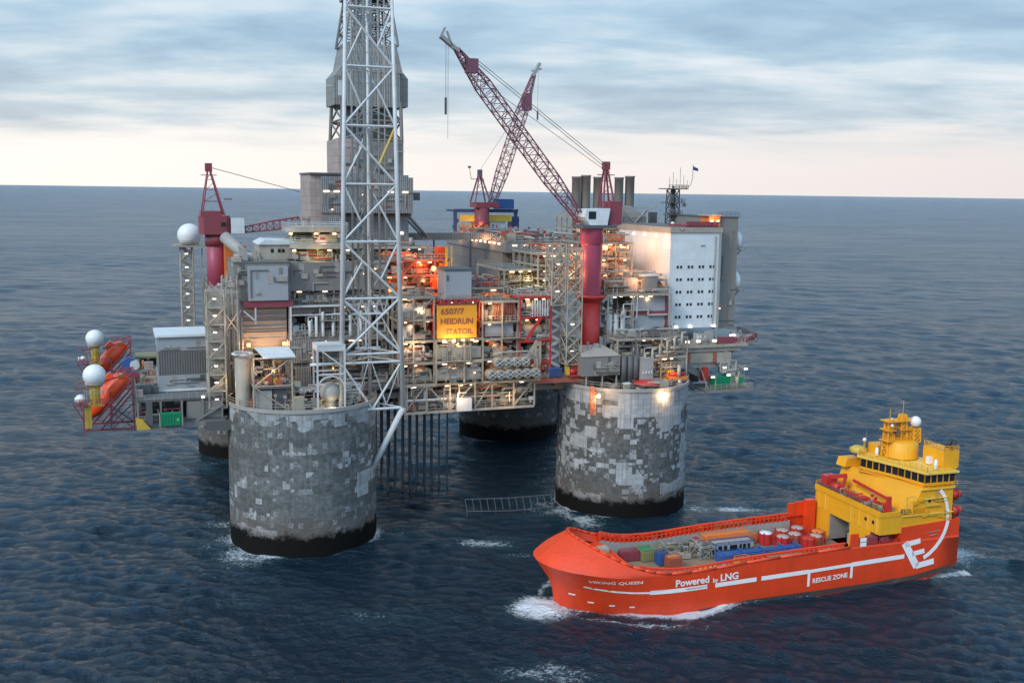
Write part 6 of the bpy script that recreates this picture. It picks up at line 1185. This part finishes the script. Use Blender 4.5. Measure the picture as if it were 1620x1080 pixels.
m = MB('ship_yellow'); m.rail([(61.5, 10, 14.4), (66, 10, 14.4)], .8, 1.3, .08); m.rail([(72, -10.5, 18.3), (78.8, -10.5, 18.3)], .9, 1.2, .07, 2); part('railing', m, ship)
# wheelhouse top: round mast house, mast, funnels
m = MB('ship_yellow'); m.lathe((75.2, 1.6, 21.35), [(3.3, 0), (3.2, 3.0), (2.6, 3.4), (.02, 3.5)], 24); m.box(71.4, 4.0, 21.15, 74.6, 7, 23.2); m.box(76.8, -8.6, 21.15, 80.4, -2.8, 24.6); m.box(76.8, 3.6, 21.15, 80.4, 8, 24.6); part('mast_house', m, ship)
m = MB('black'); [m.tube((79.4, y, 24.6), (80.2, y, 26.4), .4, n=10) for y in (-7.6, -6.4, 6)]; m.use('ship_yellow'); m.rail([(76.9, -2.9, 24.6), (76.9, -8.5, 24.6), (80.3, -8.5, 24.6)], 1.0, 1.2, .09); part('exhaust', m, ship)
m = MB('ship_yellow'); q = lambda x, y, s_, z: [(x - s_, y - s_, z), (x + s_, y - s_, z), (x + s_, y + s_, z), (x - s_, y + s_, z)]
m.lattice(q(72.6, 2.4, .9, 21.4), q(72.6, 2.4, .6, 28.8), 5, .18, .11, 'X'); m.lattice(q(75.2, 1.8, .8, 24.4), q(75.2, 1.8, .5, 29.8), 4, .18, .1, 'X'); m.lattice(q(77.4, .6, .8, 24.4), q(77.4, .6, .7, 27.2), 3, .15, .1, 'X')
for z in (24.6, 26.8, 28.6): m.box(71, .6, z, 77.6, 3.4, z + .16); m.rail([(71, .6, z), (77.6, .6, z)], .8, 1.1, .07, 2)
m.bar((75.2, 1.8, 29.8), (75.2, 1.8, 32.6), .08); m.bar((72.6, 2.4, 28.8), (72.6, 2.4, 31), .08); part('mast', m, ship)
m = MB('radome'); m.sphere((77.4, .6, 28.5), 1.1, 18, z0=-.8); m.sphere((71.8, .6, 28.0), .35, 8); m.sphere((72, 1, 29.2), .3, 8); m.sphere((69.8, 6.2, 24.0), .42, 10); m.lathe((70.6, 3.2, 21.4), [(.35, 0), (.35, 1.4), (.1, 1.7)], 8); m.lathe((74.8, -8.8, 21.4), [(.35, 0), (.35, 1.6), (.1, 1.9)], 8); m.box(76, -5.6, 21.4, 77, -4.6, 22.8); part('dome', m, ship)
m = MB('yellow'); m.bar((69.8, 6.2, 21.1), (69.8, 6.2, 23.8), .15); m.lathe((69.2, 7.2, 21.3), [(1.6, 0), (1.8, .7), (1.0, 1.2), (.02, 1.3)], 14); m.use('dark_grey'); m.box(73, .3, 26.2, 73.4, 1.4, 27.4); m.use('mid_grey'); [m.bar((70 + i * 1.7, 6 - i * 2.4, 21.4), (70 + i * 1.7, 6 - i * 2.4, 26 - i * .7), .07) for i in range(4)]; part('aerial', m, ship)
# stern rescue boats
for i, (z, y) in enumerate(((16.2, -9), (13.0, -9.4))):
    m = MB('bright_red'); a = Vector((78.6, y, z)); m.tube(a, a + Vector((1, 0, 0)), .9, 1.1, n=12); m.tube(a + Vector((1, 0, 0)), a + Vector((3.2, .6, -.1)), 1.1, .3, n=12); m.use('dark_grey'); m.bar((78.2, y, z + 1.6), (81, y, z + 1.8), .25); m.bar((78.3, y, z - 1.2), (80.6, y, z - 1.2), .3); part('rescue_boat', m, ship)
m = MB('light_grey'); m.rail([(80.4, -8, 11.7), (80.4, 8, 11.7)], 1.1, 1.5, .09); part('railing', m, ship)
# ------------ markings on the near side (follow the plating)
def side(s, z, d=0.0): return (s, -(hw_at(s, z) + .06 + d * .5) if z < itp(s, KNU) - .02 and s < 66 else -(10.58 + d * .5) if z < 11.75 else -(10.42 + d), z)
def strip(m, pts, w):      # band of width w along a polyline in (s,z)
    A_, B_ = [], []
    for i, p in enumerate(pts):
        a = Vector(pts[max(0, i - 1)]); b = Vector(pts[min(len(pts) - 1, i + 1)]); d = (b - a).normalized(); nx, nz_ = -d.y * w / 2, d.x * w / 2
        A_.append(side(p[0] - nx, p[1] - nz_)); B_.append(side(p[0] + nx, p[1] + nz_))
    n = len(pts); m.add(A_ + B_, [(i, i + 1, n + i + 1, n + i) for i in range(n - 1)])
def seg(a, b, n=12): return [(a[0] + (b[0] - a[0]) * i / n, a[1] + (b[1] - a[1]) * i / n) for i in range(n + 1)]
m = MB('mark_white')
strip(m, [(3.0, 5.15), (5, 4.9), (8, 4.55), (11, 4.3), (14, 4.15), (18, 4.05), (21, 4.05), (25.2, 4.12)], .34); strip(m, [(14, 4.15), (18, 4.05), (21, 4.05), (25.2, 4.12)], .75)
strip(m, seg((26.8, 4.15), (35.2, 4.35)), .8); strip(m, seg((36.2, 4.38), (46.2, 4.6)), .8); strip(m, seg((46.2, 4.6), (55.6, 4.95)), .62); strip(m, seg((55.6, 4.95), (67.4, 5.35)), .85)
strip(m, seg((46.3, 4.6), (46.3, 1.7), 4), .55); strip(m, seg((55.6, 4.95), (55.6, 2.3), 4), .55); part('stripe', m, ship)
m = MB('mark_white'); strip(m, [(71.9, 4.6), (73.2, 5.3), (74.5, 6.4), (75.6, 7.7), (76.4, 9.1), (76.9, 10.6), (77.1, 11.55)], .8); strip(m, [(77.1, 11.8), (77.0, 13.4), (76.6, 15), (75.9, 16.5), (74.9, 17.7)], .72)
part('arc', m, ship)
m = MB('mark_white'); strip(m, seg((67.3, 8.0), (70.4, 3.0), 5), 1.5); strip(m, seg((67.4, 7.6), (70.9, 8.1), 3), 1.0); strip(m, seg((69.2, 5.6), (72.0, 6.0), 3), .95); strip(m, seg((70.2, 3.1), (74.4, 3.7), 3), 1.15); part('emblem', m, ship)
W3 = lambda s, z, d: (s, side(s, z)[1] - .02 - d * .3, z)
def wtext(txt, p, size, w, mat='mark_white', rot=0.0, bold=.03): letters(ship, txt, p, size, mat, w, bold=bold, rot=rot, warp=W3)
wtext('Powered', (18.9, 0, 4.75), 1.75, 6.6, rot=.02, bold=.05); wtext('by', (26.3, 0, 4.75), 1.1, 1.0, rot=.02); wtext('LNG', (27.8, 0, 4.85), 1.8, 3.6, rot=.02, bold=.05)
wtext('RESCUE ZONE', (47.2, 0, 2.25), 1.25, 7.6, rot=.05, bold=.03); wtext('VIKING QUEEN', (3.2, 0, 6.3), .75, 9.3, rot=-.03, bold=.01)
m = MB('mark_white'); [strip(m, seg((a, z), (a + .9, z), 1), .3) for a, z in ((-.1 + 1.5, 3.0), (4.2, 1.9), (7.5, 1.6), (10.8, 1.4))]; part('draught_mark', m, ship)
m = MB('hull_bottom_brown'); strip(m, [(s_, itp(s_, [(24, -.6), (34, .1), (60, .35), (70, .9), (79.4, 2.3)])) for s_ in range(24, 80)], .9); part('bottom_band', m, ship)  # dark brown band along the hull's lower edge, rising towards the stern
m = MB('pink_clad'); strip(m, seg((72.2, 9.5), (75.4, 9.75), 3), .16); strip(m, seg((72.9, 8.9), (74.8, 9.05), 3), .16); part('small_marking', m, ship)
# ------------ cargo on the deck: each piece its own thing
def cbox(label, x0, y0, x1, y1, h, mat, top=None, z0=4.22, ribs=True, cat='container', name='container', group='cargo on the ship deck'):
    t = thing(name, label, cat, ((x0 + x1) / 2, (y0 + y1) / 2, z0), group); m = MB(mat); m.box(x0, y0, z0 + .12, x1, y1, z0 + h)
    if ribs:
        n = max(2, int((x1 - x0) / .5)); [m.box(x0 + .1 + i * (x1 - x0 - .2) / n, y0 - .09, z0 + .2, x0 + .22 + i * (x1 - x0 - .2) / n, y0 - .005, z0 + h - .1) for i in range(n + 1)]; k = max(2, int((y1 - y0) / .5)); [m.box(x0 - .09, y0 + .1 + i * (y1 - y0 - .2) / k, z0 + .2, x0 - .005, y0 + .22 + i * (y1 - y0 - .2) / k, z0 + h - .1) for i in range(k + 1)]
    part('body', m, t); m = MB('dark_grey'); m.box(x0 + .1, y0 + .1, z0, x1 - .1, y1 - .1, z0 + .11); part('skid', m, t)
    m = MB(top or mat); m.box(x0 + .12, y0 + .12, z0 + h + .005, x1 - .12, y1 - .12, z0 + h + .08); m.use(mat); m.rail([(x0 + .1, y0 + .1, z0 + h), (x1 - .1, y0 + .1, z0 + h), (x1 - .1, y1 - .1, z0 + h), (x0 + .1, y1 - .1, z0 + h)], .3, 3, .12, 1); part('lid', m, t); return t
def tankc(label, x, y, r, h, mat, top, n=16):
    t = thing('cargo_tank', label, 'tank', (x, y, 4.22), 'cargo on the ship deck'); m = MB(mat); m.lathe((x, y, 4.3), [(r, 0), (r, h)], n)
    for a in range(4): th = a * math.pi / 2 + .78; m.bar((x + r * 1.15 * math.cos(th), y + r * 1.15 * math.sin(th), 4.22), (x + r * 1.15 * math.cos(th), y + r * 1.15 * math.sin(th), 4.3 + h + .3), .2)
    part('shell', m, t); m = MB(top); m.lathe((x, y, 4.3 + h), [(r, 0), (r * .9, .2), (.3, .32), (.01, .32)], n); part('lid', m, t)
for lab, x, y, mat, top in (('red cargo tank with a bright pale lid at the left end of the red cluster', 47.6, 6.2, 'bright_red', 'white_clad'), ('red cargo tank with a rusty lid, second from the left in the cluster', 49.6, 3.2, 'bright_red', 'pink_clad'), ('red cargo tank with a cream lid, far middle of the cluster', 51.8, 6.8, 'bright_red', 'cream'), ('red cargo tank with a dull lid, middle of the cluster', 52.8, 4.0, 'rust_red', 'pink_clad'), ('red cargo tank with a grey lid, far right of the cluster', 55.6, 7.2, 'bright_red', 'light_grey'), ('red cargo tank with an orange-pink lid, nearest the yellow superstructure', 58.2, 4.0, 'bright_red', 'orange_paint'), ('red cargo tank lying lowest and nearest the blue rack', 53.9, .9, 'bright_red', 'bright_red'), ('red cargo tank between the nearest one and the pink-lidded one', 56.2, 1.8, 'rust_red', 'pink_clad')):
    tankc(lab, x, y, 1.25, 2.2, mat, top)
cbox('orange-topped cargo basket beside the blue long rack', 33.8, 5.0, 43.4, 7.6, 2.9, 'orange_paint', 'orange_paint', name='cargo_basket', cat='cargo basket')
t = cbox('blue and white cabin container with dark windows under the orange basket', 34.2, 2.4, 42.6, 4.8, 2.3, 'blue', 'light_grey', ribs=False); m = MB('light_grey'); m.box(34.3, 2.3, 5.4, 42.5, 2.39, 6.4); part('band', m, t)
for i, (a, b) in enumerate(((34.7, 35.5), (35.9, 36.6), (37.2, 38.8), (39.3, 39.8), (40.1, 40.7), (41.1, 41.6))): m = MB('glass'); m.box(a, 2.22, 5.5, b, 2.29, 6.3); part('window', m, t)
t = thing('pipe_rack', 'long blue rack carrying a bundle of pipes along the deck', 'rack', (42, .3, 4.22), 'cargo on the ship deck'); m = MB('blue'); [m.bar((34, y, 4.7), (51, y, 4.7), .35, .6) for y in (-.7, 1.5)]; [m.box(x, -1, 4.22, x + .35, 1.8, 5.9) for x in (34, 38.5, 43, 47.5, 50.8)]; m.box(33.2, -1.3, 4.22, 36, 1.0, 5.7); part('frame', m, t)
m = MB('blue'); [m.tube((34.4, -.5 + i * .33, 5.2 + .22 * (i % 2)), (50.6, -.5 + i * .33, 5.2 + .22 * (i % 2)), .15, n=6) for i in range(6)]; part('pipe', m, t)
cbox('long low red skid in front of the blue rack', 39, -2.6, 50, -1.6, .9, 'rust_red', name='cargo_skid', cat='skid')
cbox('brown-red coil carrier beside the near rail', 35.6, -3.4, 38.4, -1.9, 1.3, 'orange_paint', 'rust_red', name='coil_carrier', cat='coil carrier')
cbox('small red container near the bow', 15.6, 4.6, 19.2, 6.6, 1.7, 'crane_red', 'crane_red')
cbox('green low container near the bow, behind a small blue one', 19.4, 3.6, 22.2, 6.8, 2.0, 'olive', 'green')
cbox('small dark blue container near the bow', 21.4, .6, 23.2, 2.6, 2.3, 'blue', 'dark_blue')
cbox('small brick-red container between the blue one and bare deck', 22.2, -1.8, 24.8, .2, 2.2, 'rust_red', 'orange_paint')
t = cbox('flat yellow tray near the near rail', 26.2, -5.4, 30.8, -3.4, .8, 'yellow', 'yellow', name='cargo_tray', cat='tray')
rg = random.Random(91)
for i, (x, y, lab) in enumerate(((25.8, 5.6, 'tangle of grey pipework racks near the far rail, closest to the bow'), (29.2, 4.6, 'tangle of grey-green pipework racks in the middle of the deck'), (32, 3.2, 'tangle of grey pipework beside the pink-red frame'))):
    t = thing('pipework_rack', lab, 'rack', (x, y, 4.22), 'cargo on the ship deck'); m = MB('mid_grey'); q4 = lambda z: [(x - 1.5, y - 1.8, z), (x + 1.5, y - 1.8, z), (x + 1.5, y + 1.8, z), (x - 1.5, y + 1.8, z)]; m.lattice(q4(4.25), q4(6.6), 1, .1, .08, 'X'); part('frame', m, t)
    m = MB(); run_pipes(m, rg, (x - 1.5, y - 1.7, 4.4, x + 1.5, y + 1.7, 6.8), 16, (.08, .2), ('light_grey', 'cream', 'olive', 'mid_grey', 'pipe_steel', 'dark_grey')); small_kit(m, rg, (x - 1.2, y - 1.4, 4.25, x + 1.2, y + 1.4, 5), 6, ('light_grey', 'olive', 'cream')); part('pipework', m, t)
cbox('pink-red open frame standing before the blue cabin container', 31.8, 5.4, 33.2, 8, 2.3, 'pink_clad', 'crane_red', name='open_crate', cat='crate')
cbox('small grey box by the far rail near the bow', 16.2, 6.8, 18, 7.8, 1.2, 'light_grey')
cbox('orange long box along the far rail', 44.5, 7.0, 46.0, 8.6, 1.6, 'orange_paint', 'orange_paint')
